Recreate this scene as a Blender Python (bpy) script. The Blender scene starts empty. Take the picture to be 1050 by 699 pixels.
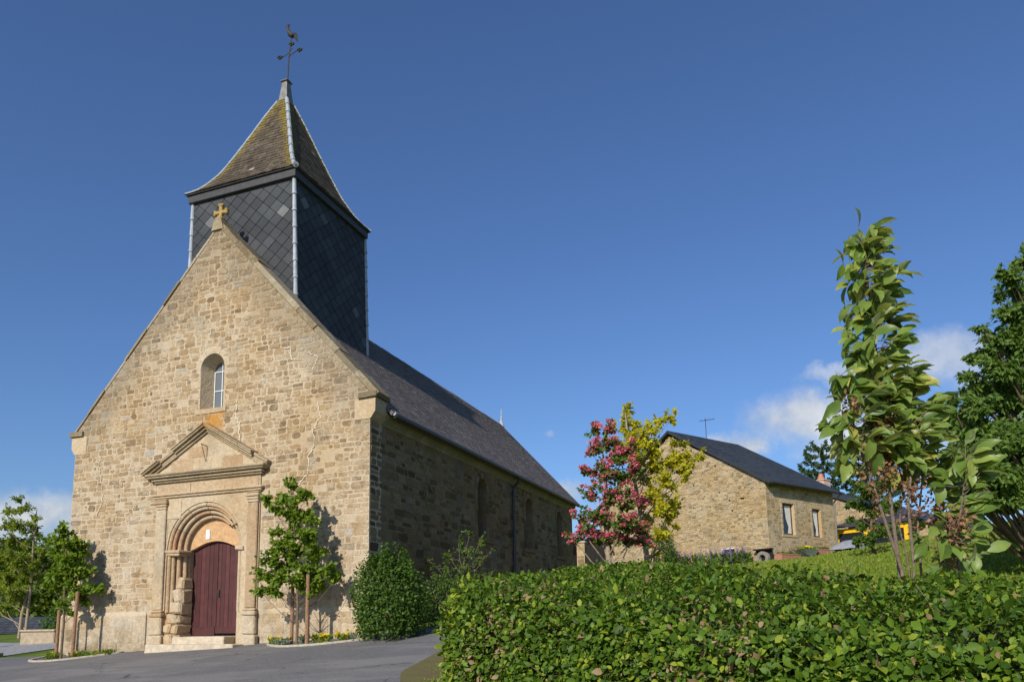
import bpy, math, random
import numpy as np
from mathutils import Vector, Matrix
from mathutils.geometry import tessellate_polygon

scene = bpy.context.scene
COL = scene.collection
V = Vector
PI = math.pi

# ---------------------------------------------------------------- camera
CAM = V((9.111, -14.816, 0.304))
FWD = V((-0.34712785, 0.92701157, 0.14195706))
UPV = V((0.06585109, -0.12690238, 0.98972694))
RGT = V((0.93550302, 0.35290981, -0.01699337))
cd = bpy.data.cameras.new("camera")
cam = bpy.data.objects.new("camera", cd)
COL.objects.link(cam)
m = Matrix.Identity(4)
for i in range(3):
    m[i][0], m[i][1], m[i][2], m[i][3] = RGT[i], UPV[i], -FWD[i], CAM[i]
cam.matrix_world = m
cd.sensor_width = 36.0
cd.lens = 757.459 / 1050 * 36
cd.shift_y = (522.998 - 349.5) / 1050
cd.clip_start = 0.1
cd.clip_end = 3000
scene.camera = cam

# ---------------------------------------------------------------- sun, sky, exposure
SUN_TO = V((-0.052, -0.872, 0.487)).normalized()
SUN_EL = math.asin(SUN_TO.z)
SUN_AZ = math.atan2(SUN_TO.x, SUN_TO.y)
sd = bpy.data.lights.new("sun", 'SUN')
sd.energy = 4.65
sd.angle = math.radians(0.5)
sd.color = (1.0, 0.93, 0.82)
so = bpy.data.objects.new("sun", sd)
COL.objects.link(so)
so.rotation_euler = SUN_TO.to_track_quat('Z', 'Y').to_euler()
so.location = (0, -20, 30)

scene.view_settings.view_transform = 'Standard'
scene.view_settings.look = 'None'
scene.view_settings.gamma = 1.0
scene.view_settings.exposure = 0.0
scene.view_settings.use_curve_mapping = False

world = bpy.data.worlds.new("World")
scene.world = world
world.use_nodes = True


class NT:
    """thin helper over a node tree"""
    def __init__(self, tree):
        self.t = tree
        tree.nodes.clear()

    def n(self, typ, ins=None, **props):
        nd = self.t.nodes.new(typ)
        for k, v in props.items():
            setattr(nd, k, v)
        for k, v in (ins or {}).items():
            self.put(nd, k, v)
        return nd

    def put(self, nd, k, v):
        s = nd.inputs[k]
        if isinstance(v, bpy.types.NodeSocket):
            self.t.links.new(v, s)
        else:
            if s.type == 'RGBA' and len(v) == 3:
                v = (*v, 1)
            s.default_value = v

    def math(self, op, a, b=0.0, c=None, clamp=False):
        nd = self.n('ShaderNodeMath', operation=op, use_clamp=clamp)
        self.put(nd, 0, a); self.put(nd, 1, b)
        if c is not None:
            self.put(nd, 2, c)
        return nd.outputs[0]

    def vmath(self, op, a, b=(0, 0, 0)):
        nd = self.n('ShaderNodeVectorMath', operation=op)
        self.put(nd, 0, a)
        if b is not None:
            self.put(nd, 1, b)
        return nd.outputs['Value'] if op in ('LENGTH', 'DOT_PRODUCT', 'DISTANCE') else nd.outputs[0]

    def mix(self, f, a, b, blend='MIX'):
        nd = self.n('ShaderNodeMix', data_type='RGBA', blend_type=blend)
        self.put(nd, 0, f); self.put(nd, 6, a); self.put(nd, 7, b)
        return nd.outputs[2]

    def ramp(self, f, stops, interp='LINEAR'):
        nd = self.n('ShaderNodeValToRGB', {0: f})
        cr = nd.color_ramp
        cr.interpolation = interp
        while len(cr.elements) < len(stops):
            cr.elements.new(0.5)
        for e, (p, c) in zip(cr.elements, stops):
            e.position = p
            e.color = (*c, 1) if len(c) == 3 else c
        return nd.outputs[0]

    def step(self, f, lo, hi):
        nd = self.n('ShaderNodeMapRange', {0: f, 1: lo, 2: hi}, interpolation_type='SMOOTHSTEP')
        return nd.outputs[0]

    def noise(self, vec, scale, detail=4.0, rough=0.55, dist=0.0):
        nd = self.n('ShaderNodeTexNoise', {'Vector': vec, 'Scale': scale, 'Detail': detail, 'Roughness': rough, 'Distortion': dist})
        return nd.outputs[0]


w = NT(world.node_tree)
sky = w.n('ShaderNodeTexSky', sky_type='NISHITA', sun_disc=False, sun_elevation=SUN_EL, sun_rotation=SUN_AZ,
          air_density=1.15, dust_density=1.1, ozone_density=5.0, altitude=250)
SKY_STRENGTH = 0.102
dirv = w.n('ShaderNodeTexCoord').outputs['Generated']
# fair weather clouds low over the horizon, placed by direction
warp = w.noise(dirv, 9.0, 6, 0.6)
wv = w.vmath('MULTIPLY', w.vmath('SUBTRACT', w.n('ShaderNodeTexNoise', {'Vector': dirv, 'Scale': 13.0, 'Detail': 10.0, 'Roughness': 0.68}).outputs['Color'], (0.5, 0.5, 0.5)), (0.13, 0.13, 0.06))
dw = w.vmath('ADD', dirv, wv)
CLOUDS = [((0.030, 0.970, 0.240), 0.085, 0.036, 0.55), ((-0.055, 0.975, 0.212), 0.045, 0.022, 0.75), ((0.130, 0.965, 0.205), 0.12, 0.032, 0.50),
          ((0.170, 0.945, 0.285), 0.09, 0.030, 0.40), ((0.27, 0.93, 0.26), 0.09, 0.03, 0.40), ((-0.800, 0.590, 0.118), 0.10, 0.036, 0.72),
          ((-0.270, 0.950, 0.172), 0.035, 0.018, 0.60), ((-0.290, 0.930, 0.240), 0.014, 0.006, 0.30), ((-0.1, 0.99, 0.17), 0.12, 0.02, 0.5), ((0.07, 0.96, 0.29), 0.05, 0.013, 0.3),
          ((-0.9, 0.42, 0.10), 0.14, 0.04, 0.7), ((0.5, 0.83, 0.2), 0.16, 0.04, 0.6), ((0.75, 0.6, 0.22), 0.2, 0.05, 0.5)]
total = None
for (cx, cy, cz), rh, rv, amt in CLOUDS:
    L = math.sqrt(cx * cx + cy * cy + cz * cz)
    d = w.vmath('SUBTRACT', dw, (cx / L, cy / L, cz / L))
    d = w.vmath('MULTIPLY', d, (1 / rh, 1 / rh, 1 / rv))
    ln = w.vmath('LENGTH', d, None)
    k = w.math('MULTIPLY', w.step(ln, 1.2, 0.35), min(1.0, amt * 1.55))
    total = k if total is None else w.math('MAXIMUM', total, k)
total = w.math('MULTIPLY', total, w.step(warp, 0.20, 0.55))
skyc = w.vmath('MULTIPLY', sky.outputs[0], (SKY_STRENGTH * 0.86, SKY_STRENGTH * 0.985, SKY_STRENGTH * 1.22))
cloudc = w.mix(w.step(warp, 0.35, 0.75), (0.50, 0.55, 0.62), (0.90, 0.89, 0.87))
wc = w.mix(total, skyc, cloudc)
bg = w.n('ShaderNodeBackground', {0: wc, 1: 1.0})
w.n('ShaderNodeOutputWorld', {0: bg.outputs[0]})
world.cycles.sampling_method = 'AUTOMATIC'


# ---------------------------------------------------------------- mesh helpers
def bare(o):
    c = V((0, 0, 0))
    while o is not None:
        c += o.location
        o = o.parent
    return c


class MB:
    """collects faces with a material index and a tint, builds ONE mesh object"""
    def __init__(self):
        self.v, self.f, self.m, self.t, self.k = [], [], [], [], []

    def add(self, verts, faces, tint=0.5, mi=0, extra=0.0):
        o = len(self.v)
        self.v += [tuple(p) for p in verts]
        for f in faces:
            self.f.append([i + o for i in f])
            self.m.append(mi); self.t.append(tint); self.k.append(extra)

    def quad(self, a, b, c, d, tint=0.5, mi=0, extra=0.0):
        self.add([a, b, c, d], [(0, 1, 2, 3)], tint, mi, extra)

    def hexa(self, p, tint=0.5, mi=0, extra=0.0):
        """p: 8 corners, bottom ring then top ring, both counter-clockwise seen from above"""
        self.add(p, [(3, 2, 1, 0), (4, 5, 6, 7), (0, 1, 5, 4), (1, 2, 6, 5), (2, 3, 7, 6), (3, 0, 4, 7)], tint, mi, extra)

    def box(self, lo, hi, tint=0.5, mi=0, fn=None, j=0.0, extra=0.0):
        (x0, y0, z0), (x1, y1, z1) = lo, hi
        p = [V(q) for q in ((x0, y0, z0), (x1, y0, z0), (x1, y1, z0), (x0, y1, z0), (x0, y0, z1), (x1, y0, z1), (x1, y1, z1), (x0, y1, z1))]
        if j:
            p = [q + V((random.uniform(-j, j), random.uniform(-j, j), random.uniform(-j, j))) for q in p]
        if fn:
            p = [fn(*q) for q in p]
        self.hexa(p, tint, mi, extra)

    def cbox(self, lo, hi, b=0.015, tint=0.5, mi=0, fn=None, j=0.0):
        """box with bevelled edges (24 corner points)"""
        lo, hi = V(lo), V(hi)
        b = min(b, *(0.45 * (hi[i] - lo[i]) for i in range(3)))
        pts, idx = [], {}
        for sx in (0, 1):
            for sy in (0, 1):
                for sz in (0, 1):
                    s = (sx, sy, sz)
                    c = V([hi[i] if s[i] else lo[i] for i in range(3)])
                    jj = V((random.uniform(-j, j), random.uniform(-j, j), random.uniform(-j, j))) if j else V((0, 0, 0))
                    for ax in range(3):
                        q = c.copy()
                        for i in range(3):
                            if i != ax:
                                q[i] += -b if s[i] else b
                        idx[(s, ax)] = len(pts)
                        pts.append(q + jj)
        F = []
        for ax in range(3):
            o1, o2 = (ax + 1) % 3, (ax + 2) % 3
            for sv in (0, 1):
                ring = []
                for a, c in ((0, 0), (1, 0), (1, 1), (0, 1)):
                    s = [0, 0, 0]; s[ax] = sv; s[o1] = a; s[o2] = c
                    ring.append(idx[(tuple(s), ax)])
                F.append(ring if sv else ring[::-1])
        for ax in range(3):
            o1, o2 = (ax + 1) % 3, (ax + 2) % 3
            for a in (0, 1):
                for c in (0, 1):
                    s0 = [0, 0, 0]; s0[o1] = a; s0[o2] = c
                    s1 = list(s0); s1[ax] = 1
                    s0, s1 = tuple(s0), tuple(s1)
                    r = [idx[(s0, o1)], idx[(s1, o1)], idx[(s1, o2)], idx[(s0, o2)]]
                    F.append(r if (a == c) else r[::-1])
        for k, s in enumerate([(a, b2, c) for a in (0, 1) for b2 in (0, 1) for c in (0, 1)]):
            r = [idx[(s, 0)], idx[(s, 1)], idx[(s, 2)]]
            F.append(r if (sum(s) % 2 == 1) else r[::-1])
        if fn:
            pts = [fn(*q) for q in pts]
        self.add(pts, F, tint, mi)

    def tube(self, pts, rad, n=8, tint=0.5, mi=0, cap=True):
        pts = [V(p) for p in pts]
        if not hasattr(rad, '__len__'):
            rad = [rad] * len(pts)
        rings, prev = [], None
        for i, p in enumerate(pts):
            d = (pts[min(i + 1, len(pts) - 1)] - pts[max(i - 1, 0)])
            if d.length < 1e-9:
                d = V((0, 0, 1))
            d.normalize()
            if prev is None:
                a = d.orthogonal().normalized()
            else:
                a = prev - d * prev.dot(d)
                a = a.normalized() if a.length > 1e-6 else d.orthogonal().normalized()
            prev = a
            b = d.cross(a)
            rings.append([p + (a * math.cos(2 * PI * k / n) + b * math.sin(2 * PI * k / n)) * rad[i] for k in range(n)])
        vs = [q for r in rings for q in r]
        fs = []
        for i in range(len(pts) - 1):
            for k in range(n):
                fs.append((i * n + k, i * n + (k + 1) % n, (i + 1) * n + (k + 1) % n, (i + 1) * n + k))
        if cap:
            fs.append(tuple(range(n - 1, -1, -1)))
            fs.append(tuple((len(pts) - 1) * n + k for k in range(n)))
        self.add(vs, fs, tint, mi)

    def lathe(self, c, prof, n=20, tint=0.5, mi=0):
        c = V(c)
        vs = [c + V((r * math.cos(2 * PI * k / n), r * math.sin(2 * PI * k / n), z)) for r, z in prof for k in range(n)]
        fs = []
        for i in range(len(prof) - 1):
            for k in range(n):
                fs.append((i * n + k, i * n + (k + 1) % n, (i + 1) * n + (k + 1) % n, (i + 1) * n + k))
        self.add(vs, fs, tint, mi)

    def extrude(self, outer, fn, w0, w1, tint=0.5, mi=0, holes=(), caps=(True, True), side=True):
        """2-D polygon (with holes) in (u,z) swept from depth w0 (front) to w1; fn(u,w,z)->world"""
        loops = [list(outer)] + [list(h) for h in holes]
        flat = [p for l in loops for p in l]
        tris = tessellate_polygon([[V((p[0], p[1], 0)) for p in l] for l in loops])
        F = [fn(p[0], w0, p[1]) for p in flat]
        B = [fn(p[0], w1, p[1]) for p in flat]
        if caps[0]:
            self.add(F, [tuple(t) for t in tris], tint, mi)
        if caps[1]:
            self.add(B, [tuple(reversed(t)) for t in tris], tint, mi)
        if side:
            o = 0
            for l in loops:
                n = len(l)
                for i in range(n):
                    a, b = o + i, o + (i + 1) % n
                    self.quad(F[a], F[b], B[b], B[a], tint, mi)
                o += n

    def build(self, name, mats, parent=None, smooth=False):
        me = bpy.data.meshes.new(name)
        off = bare(parent) if parent is not None else V((0, 0, 0))
        vs = np.array(self.v, dtype=np.float32).reshape(-1, 3) - np.array(off, dtype=np.float32)
        me.from_pydata(vs.tolist(), [], self.f)
        if not isinstance(mats, (list, tuple)):
            mats = [mats]
        for mm in mats:
            me.materials.append(mm)
        me.polygons.foreach_set('material_index', self.m)
        for nm, arr in (('tint', self.t), ('extra', self.k)):
            a = me.attributes.new(nm, 'FLOAT', 'FACE')
            a.data.foreach_set('value', arr)
        if smooth:
            me.polygons.foreach_set('use_smooth', [True] * len(self.f))
        me.update()
        ob = bpy.data.objects.new(name, me)
        COL.objects.link(ob)
        if parent is not None:
            ob.parent = parent
        return ob


def fast_mesh(name, verts, tris, tint, mat, parent=None, tint2=None):
    """big triangle meshes from numpy arrays"""
    me = bpy.data.meshes.new(name)
    off = np.array(bare(parent) if parent is not None else (0, 0, 0), dtype=np.float32)
    verts = (np.asarray(verts, dtype=np.float32).reshape(-1, 3) - off)
    tris = np.asarray(tris, dtype=np.int32).reshape(-1, 3)
    me.vertices.add(len(verts)); me.vertices.foreach_set('co', verts.ravel())
    me.loops.add(len(tris) * 3); me.loops.foreach_set('vertex_index', tris.ravel())
    me.polygons.add(len(tris))
    me.polygons.foreach_set('loop_start', np.arange(0, len(tris) * 3, 3, dtype=np.int32))
    me.polygons.foreach_set('loop_total', np.full(len(tris), 3, dtype=np.int32))
    a = me.attributes.new('tint', 'FLOAT', 'FACE')
    a.data.foreach_set('value', np.asarray(tint, dtype=np.float32))
    me.materials.append(mat)
    me.update(calc_edges=True)
    me.validate()
    ob = bpy.data.objects.new(name, me)
    COL.objects.link(ob)
    if parent is not None:
        ob.parent = parent
    return ob


def tag(o, label, cat, group=None, kind=None):
    if label: o['label'] = label
    if cat: o['category'] = cat
    if group: o['group'] = group
    if kind: o['kind'] = kind
    return o


def thing(name, label, cat, loc, group=None, rz=0.0):
    o = bpy.data.objects.new(name, None)
    o.empty_display_size = 0.3
    COL.objects.link(o)
    o.location = loc
    o.rotation_euler.z = rz
    return tag(o, label, cat, group)


def copy_tree(o, parent=None):
    c = o.copy(); COL.objects.link(c)
    if parent is not None:
        c.parent = parent
    for ch in list(o.children):
        copy_tree(ch, c)
    return c


# ---------------------------------------------------------------- materials
def principled(name):
    mt = bpy.data.materials.new(name)
    mt.use_nodes = True
    return mt, NT(mt.node_tree)


def finish(nt, col, rough=0.8, bump=None, bstr=0.3, bdist=0.02, spec=0.3, metal=0.0, trans=None):
    ins = {'Base Color': col, 'Roughness': rough, 'Metallic': metal, 'Specular IOR Level': spec}
    b = nt.n('ShaderNodeBsdfPrincipled', ins)
    if bump is not None:
        bn = nt.n('ShaderNodeBump', {'Height': bump, 'Strength': bstr, 'Distance': bdist})
        nt.put(b, 'Normal', bn.outputs[0])
    out = b.outputs[0]
    if trans is not None:
        tb = nt.n('ShaderNodeBsdfTranslucent', {'Color': trans[0]})
        mx = nt.n('ShaderNodeMixShader', {0: trans[1], 1: out, 2: tb.outputs[0]})
        out = mx.outputs[0]
    nt.n('ShaderNodeOutputMaterial', {0: out})


def attr(nt, name='tint'):
    return nt.n('ShaderNodeAttribute', attribute_name=name).outputs['Fac']


def pos(nt):
    return nt.n('ShaderNodeNewGeometry').outputs['Position']


def simple(name, col, rough=0.7, var=0.25, scale=6.0, bump=0.2, spec=0.3, metal=0.0, bdist=0.01, tintvar=0.0, col2=None):
    mt, nt = principled(name)
    p = pos(nt)
    n1 = nt.noise(p, scale, 6, 0.6)
    n2 = nt.noise(p, scale * 7, 3, 0.6)
    f = nt.math('ADD', nt.math('MULTIPLY', n1, 0.65), nt.math('MULTIPLY', n2, 0.35))
    c0 = tuple(x * (1 - var) for x in col)
    c1 = tuple(min(1, x * (1 + var)) for x in (col2 or col))
    c = nt.mix(nt.step(f, 0.3, 0.7), c0, c1)
    if tintvar:
        k = nt.math('ADD', nt.math('MULTIPLY', attr(nt), 2 * tintvar), 1 - tintvar)
        c = nt.mix(1.0, c, nt.n('ShaderNodeCombineXYZ', {0: k, 1: k, 2: k}).outputs[0], 'MULTIPLY')
    finish(nt, c, rough, f if bump else None, bump, bdist, spec, metal)
    return mt


def stone_mat(name, stops, smear=(0.5, 0.62), smear_col=(0.5, 0.42, 0.31), smear_amt=0.8, lichen=False, dirt=0.35, fine=22.0, pale_low=False):
    """tinted building stone: grain, mortar dragged over the faces, grey weathering"""
    mt, nt = principled(name)
    p = pos(nt)
    c = nt.ramp(attr(nt), stops)
    g1 = nt.noise(p, fine, 6, 0.65)
    g2 = nt.noise(p, 5.0, 4, 0.6)
    g3 = nt.noise(p, 11.0, 5, 0.7)
    k = nt.math('ADD', nt.math('ADD', nt.math('MULTIPLY', g1, 0.75), nt.math('MULTIPLY', g3, 0.75)), 0.25)
    smn = nt.math('ADD', nt.math('MULTIPLY', nt.noise(p, 1.3, 4, 0.6), 0.45), nt.math('MULTIPLY', nt.noise(p, 6.5, 7, 0.72, 0.5), 0.55))
    sm = nt.math('MULTIPLY', nt.step(smn, *smear), smear_amt)
    c = nt.mix(sm, c, nt.mix(g1, tuple(x * 0.82 for x in smear_col), tuple(min(1, x * 1.15) for x in smear_col)))
    big = nt.step(nt.noise(p, 0.42, 5, 0.62, 0.3), 0.40, 0.66)
    c = nt.mix(big, c, nt.mix(1.0, c, (0.92, 0.85, 0.74), 'MULTIPLY'))
    st = nt.math('MULTIPLY', nt.step(nt.noise(p, 0.9, 5, 0.6), 0.52, 0.75), dirt)
    c = nt.mix(st, c, (0.15, 0.14, 0.11))
    if pale_low:      # run-off staining below the gable edges and along the foot of the wall
        sx_ = nt.n('ShaderNodeSeparateXYZ', {0: p})
        dg = nt.math('SUBTRACT', nt.math('SUBTRACT', 10.92, sx_.outputs[2]), nt.math('MULTIPLY', nt.math('ABSOLUTE', nt.math('ADD', sx_.outputs[0], 4.8)), 1.0896))
        sn = nt.noise(nt.vmath('MULTIPLY', p, (2.2, 1.0, 0.45)), 1.0, 6, 0.7)
        em = nt.step(nt.math('ADD', dg, nt.math('MULTIPLY', sn, -3.2)), 0.3, -1.3)
        fm = nt.step(nt.math('ADD', sx_.outputs[2], nt.math('MULTIPLY', sn, -1.6)), -0.2, -1.0)
        c = nt.mix(nt.math('MULTIPLY', nt.math('MAXIMUM', em, fm), 0.42), c, (0.17, 0.145, 0.105))
    if pale_low:      # lime wash left on the lower courses
        z = nt.n('ShaderNodeSeparateXYZ', {0: p}).outputs[2]
        lo = nt.math('MULTIPLY', nt.step(nt.math('ADD', z, nt.math('MULTIPLY', g2, 2.0)), 5.0, 2.2), 0.55)
        lo = nt.math('MULTIPLY', lo, nt.step(nt.noise(p, 1.7, 6, 0.7), 0.38, 0.6))
        c = nt.mix(lo, c, (0.55, 0.465, 0.345))
    c = nt.mix(1.0, c, nt.n('ShaderNodeCombineXYZ', {0: k, 1: k, 2: k}).outputs[0], 'MULTIPLY')
    if lichen:        # orange lichen running down under the gable window
        d = nt.vmath('MULTIPLY', nt.vmath('SUBTRACT', p, (-4.68, 0.0, 5.50)), (1.5, 0.4, 1.7))
        ln = nt.math('ADD', nt.vmath('LENGTH', d, None), nt.math('MULTIPLY', nt.noise(p, 5.5, 8, 0.78), 2.4))
        c = nt.mix(nt.math('MULTIPLY', nt.step(ln, 1.85, 1.35), 0.85), c, (0.46, 0.21, 0.03))
    hgt = nt.math('ADD', g1, nt.math('MULTIPLY', g2, 1.2))
    finish(nt, c, 0.92, hgt, 0.75, 0.025, 0.15)
    return mt


def leaf_mat(name, stops, trans=0.3, rough=0.5, tr_gain=1.5, spec=0.35, back=None):
    mt, nt = principled(name)
    c = nt.ramp(attr(nt), stops)
    n = nt.noise(pos(nt), 14.0, 3, 0.6)
    k = nt.math('ADD', nt.math('MULTIPLY', n, 0.6), 0.7)
    c = nt.mix(1.0, c, nt.n('ShaderNodeCombineXYZ', {0: k, 1: k, 2: k}).outputs[0], 'MULTIPLY')
    if back:
        c = nt.mix(nt.math('MULTIPLY', nt.n('ShaderNodeNewGeometry').outputs['Backfacing'], back[1]), c, back[0])
    tc = nt.mix(1.0, c, (tr_gain * 1.1, tr_gain, tr_gain * 0.35), 'MULTIPLY')
    finish(nt, c, rough, spec=spec, trans=(tc, trans))
    return mt


M = {}
M['stone'] = stone_mat('church stone', [(0.0, (0.18, 0.13, 0.078)), (0.15, (0.265, 0.182, 0.098)), (0.5, (0.345, 0.245, 0.138)), (0.75, (0.385, 0.288, 0.172)), (0.965, (0.42, 0.34, 0.225)), (0.98, (0.34, 0.32, 0.28)), (1.0, (0.37, 0.36, 0.34))],
                       smear=(0.45, 0.63), smear_col=(0.50, 0.41, 0.29), smear_amt=0.8, lichen=True, dirt=0.5, pale_low=True)
M['mortar'] = stone_mat('church mortar', [(0.0, (0.45, 0.365, 0.25)), (1.0, (0.54, 0.445, 0.32))], smear_amt=0.2, lichen=True, dirt=0.5, fine=40, pale_low=True)
M['repair'] = simple('pale repair mortar', (0.64, 0.55, 0.40), 0.95, 0.12, 14, 0.3)
M['side_stone'] = stone_mat('weathered shade-toned side stone', [(0.0, (0.09, 0.062, 0.032)), (0.25, (0.16, 0.11, 0.056)), (0.55, (0.215, 0.15, 0.078)), (0.85, (0.265, 0.195, 0.11)), (1.0, (0.17, 0.14, 0.10))],  # shade of the side wall put into stone and mortar colour, beside real dirt
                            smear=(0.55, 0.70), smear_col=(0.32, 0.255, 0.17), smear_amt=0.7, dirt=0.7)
M['side_mortar'] = stone_mat('weathered shade-toned side mortar', [(0, (0.18, 0.13, 0.073)), (1, (0.27, 0.205, 0.12))], smear_amt=0.3, dirt=0.7, fine=40)
M['ashlar'] = stone_mat('dressed portal stone', [(0.0, (0.38, 0.27, 0.165)), (0.3, (0.45, 0.335, 0.21)), (0.6, (0.49, 0.39, 0.26)), (1.0, (0.48, 0.405, 0.30))],
                        smear=(0.5, 0.68), smear_col=(0.54, 0.47, 0.36), smear_amt=0.55, dirt=0.28, fine=16)
M['mossy'] = stone_mat('lichen grey coping stone', [(0.0, (0.17, 0.14, 0.09)), (0.5, (0.27, 0.22, 0.14)), (1.0, (0.36, 0.31, 0.22))], smear=(0.5, 0.66), smear_col=(0.42, 0.39, 0.31), smear_amt=0.7, dirt=0.65, fine=14, lichen=True)
M['moulding'] = stone_mat('weathered moulding stone', [(0.0, (0.27, 0.21, 0.135)), (0.5, (0.36, 0.285, 0.18)), (1.0, (0.43, 0.345, 0.225))], smear=(0.5, 0.66), smear_col=(0.44, 0.38, 0.27), smear_amt=0.6, dirt=0.6, fine=14, lichen=True)
M['cornice'] = stone_mat('grey green cornice stone', [(0.0, (0.20, 0.18, 0.11)), (1.0, (0.32, 0.28, 0.18))], smear_amt=0.4, dirt=0.5)
M['red_stone'] = stone_mat('reddened jamb stone', [(0.0, (0.42, 0.24, 0.145)), (0.3, (0.46, 0.33, 0.205)), (1.0, (0.49, 0.395, 0.265))], smear=(0.47, 0.66), smear_amt=0.5, dirt=0.3, fine=14)
M['lunette'] = stone_mat('orange lunette plaster', [(0.0, (0.50, 0.30, 0.15)), (1.0, (0.56, 0.37, 0.20))], smear=(0.6, 0.8), smear_amt=0.4, dirt=0.15, fine=10)
M['barn_stone'] = stone_mat('barn rubble', [(0.0, (0.20, 0.155, 0.095)), (0.3, (0.32, 0.245, 0.14)), (0.6, (0.40, 0.31, 0.185)), (0.85, (0.45, 0.365, 0.23)), (1.0, (0.33, 0.30, 0.24))],
                            smear=(0.45, 0.62), smear_col=(0.50, 0.39, 0.235), smear_amt=0.75, dirt=0.4, fine=12)
M['barn_mortar'] = stone_mat('barn mortar', [(0, (0.42, 0.325, 0.195)), (1, (0.51, 0.405, 0.25))], smear_amt=0.2, dirt=0.4, fine=18)
M['dark'] = simple('dark recess', (0.02, 0.018, 0.016), 0.95, 0.2, 5, 0)
M['door'] = simple('maroon door paint', (0.078, 0.025, 0.024), 0.6, 0.22, 4, 0.15, tintvar=0.18)
M['gap_core'] = simple('dark gap core', (0.018, 0.019, 0.021), 0.9, 0.2, 5, 0)  # dark core put in so the gaps between tower slates read dark
M['iron'] = simple('rusted iron', (0.05, 0.042, 0.036), 0.7, 0.4, 30, 0.3)
M['gutter'] = simple('dark grey zinc', (0.035, 0.035, 0.04), 0.45, 0.3, 8, 0.05, 0.5)
M['lead'] = simple('grey lead flashing', (0.34, 0.37, 0.40), 0.55, 0.25, 9, 0.15, 0.3, 0.0)
M['lead_dark'] = simple('dull lead cap', (0.19, 0.185, 0.17), 0.55, 0.35, 9, 0.2, 0.4, 0.1)
M['concrete'] = simple('pale kerb concrete', (0.40, 0.35, 0.27), 0.9, 0.25, 12, 0.3)
M['step'] = simple('worn step stone', (0.50, 0.42, 0.31), 0.88, 0.25, 7, 0.4)
M['white'] = simple('white painted frame', (0.70, 0.70, 0.68), 0.5, 0.1, 10, 0)
M['brown'] = simple('brown window frame', (0.10, 0.045, 0.022), 0.5, 0.25, 10, 0)
M['yellow'] = simple('yellow painted timber', (0.78, 0.47, 0.02), 0.5, 0.1, 6, 0)
M['terracotta'] = simple('terracotta', (0.42, 0.20, 0.13), 0.8, 0.2, 12, 0.2)
M['pinkrender'] = simple('pink chimney render', (0.55, 0.38, 0.30), 0.9, 0.2, 5, 0.2)
M['redtile'] = simple('red roof tile', (0.30, 0.085, 0.05), 0.8, 0.35, 5, 0.3, tintvar=0.25)
M['tarp'] = simple('grey tarpaulin', (0.25, 0.26, 0.29), 0.6, 0.25, 3, 0.3)
M['zinctub'] = simple('green grey metal', (0.22, 0.25, 0.23), 0.5, 0.3, 8, 0.1)
M['bark'] = simple('grey brown bark', (0.16, 0.115, 0.075), 0.95, 0.4, 25, 0.7, bdist=0.02)
M['bark_pale'] = simple('pale bark', (0.30, 0.235, 0.165), 0.9, 0.35, 25, 0.5, bdist=0.01)
M['cherry_bark'] = simple('cherry bark', (0.17, 0.125, 0.09), 0.7, 0.4, 30, 0.5)
M['stake'] = simple('weathered stake wood', (0.27, 0.155, 0.085), 0.9, 0.35, 18, 0.5)
M['curtain'] = simple('white net curtain', (0.55, 0.55, 0.50), 0.9, 0.1, 4, 0)
M['boxstone_dark'] = simple('grey millstone', (0.24, 0.22, 0.19), 0.9, 0.3, 8, 0.5)
M['boxstone'] = simple('planter stone', (0.36, 0.29, 0.20), 0.9, 0.25, 6, 0.4, tintvar=0.15)


def glass_mat(name, col=(0.02, 0.025, 0.03), rough=0.08):
    mt, nt = principled(name)
    n = nt.noise(pos(nt), 2.0, 2)
    finish(nt, col, rough, n, 0.08, 0.02, 0.6)
    return mt


M['glass'] = glass_mat('window glass')
M['pale_glass'] = glass_mat('pale sky-reflection glass', (0.13, 0.15, 0.17), 0.3)  # sky reflection put into the pane's pale colour
M['leaded'] = glass_mat('leaded church glass', (0.012, 0.013, 0.015), 0.3)


def slate_mat(name, stops, rough=0.45, spec=0.4, moss=(0.26, 0.19, 0.035), grain=30):
    mt, nt = principled(name)
    p = pos(nt)
    c = nt.ramp(attr(nt), stops)
    n = nt.noise(p, grain, 4, 0.6)
    n2 = nt.noise(p, 2.6, 6, 0.65)
    k = nt.math('ADD', nt.math('MULTIPLY', n, 0.7), 0.65)
    c = nt.mix(1.0, c, nt.n('ShaderNodeCombineXYZ', {0: k, 1: k, 2: k}).outputs[0], 'MULTIPLY')
    kb = nt.math('ADD', nt.math('MULTIPLY', nt.noise(p, 0.7, 6, 0.68), 0.9), 0.55)
    c = nt.mix(1.0, c, nt.n('ShaderNodeCombineXYZ', {0: kb, 1: kb, 2: kb}).outputs[0], 'MULTIPLY')
    ms = nt.step(nt.math('ADD', attr(nt, 'extra'), nt.math('MULTIPLY', nt.math('SUBTRACT', n2, 0.5), 1.6)), 0.30, 1.15)
    c = nt.mix(nt.math('MULTIPLY', ms, 0.85), c, nt.mix(n, moss, tuple(x * 0.55 for x in moss)))
    finish(nt, c, nt.math('ADD', nt.math('MULTIPLY', n2, 0.25), rough - 0.1), n, 0.25, 0.006, spec)
    return mt


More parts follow.
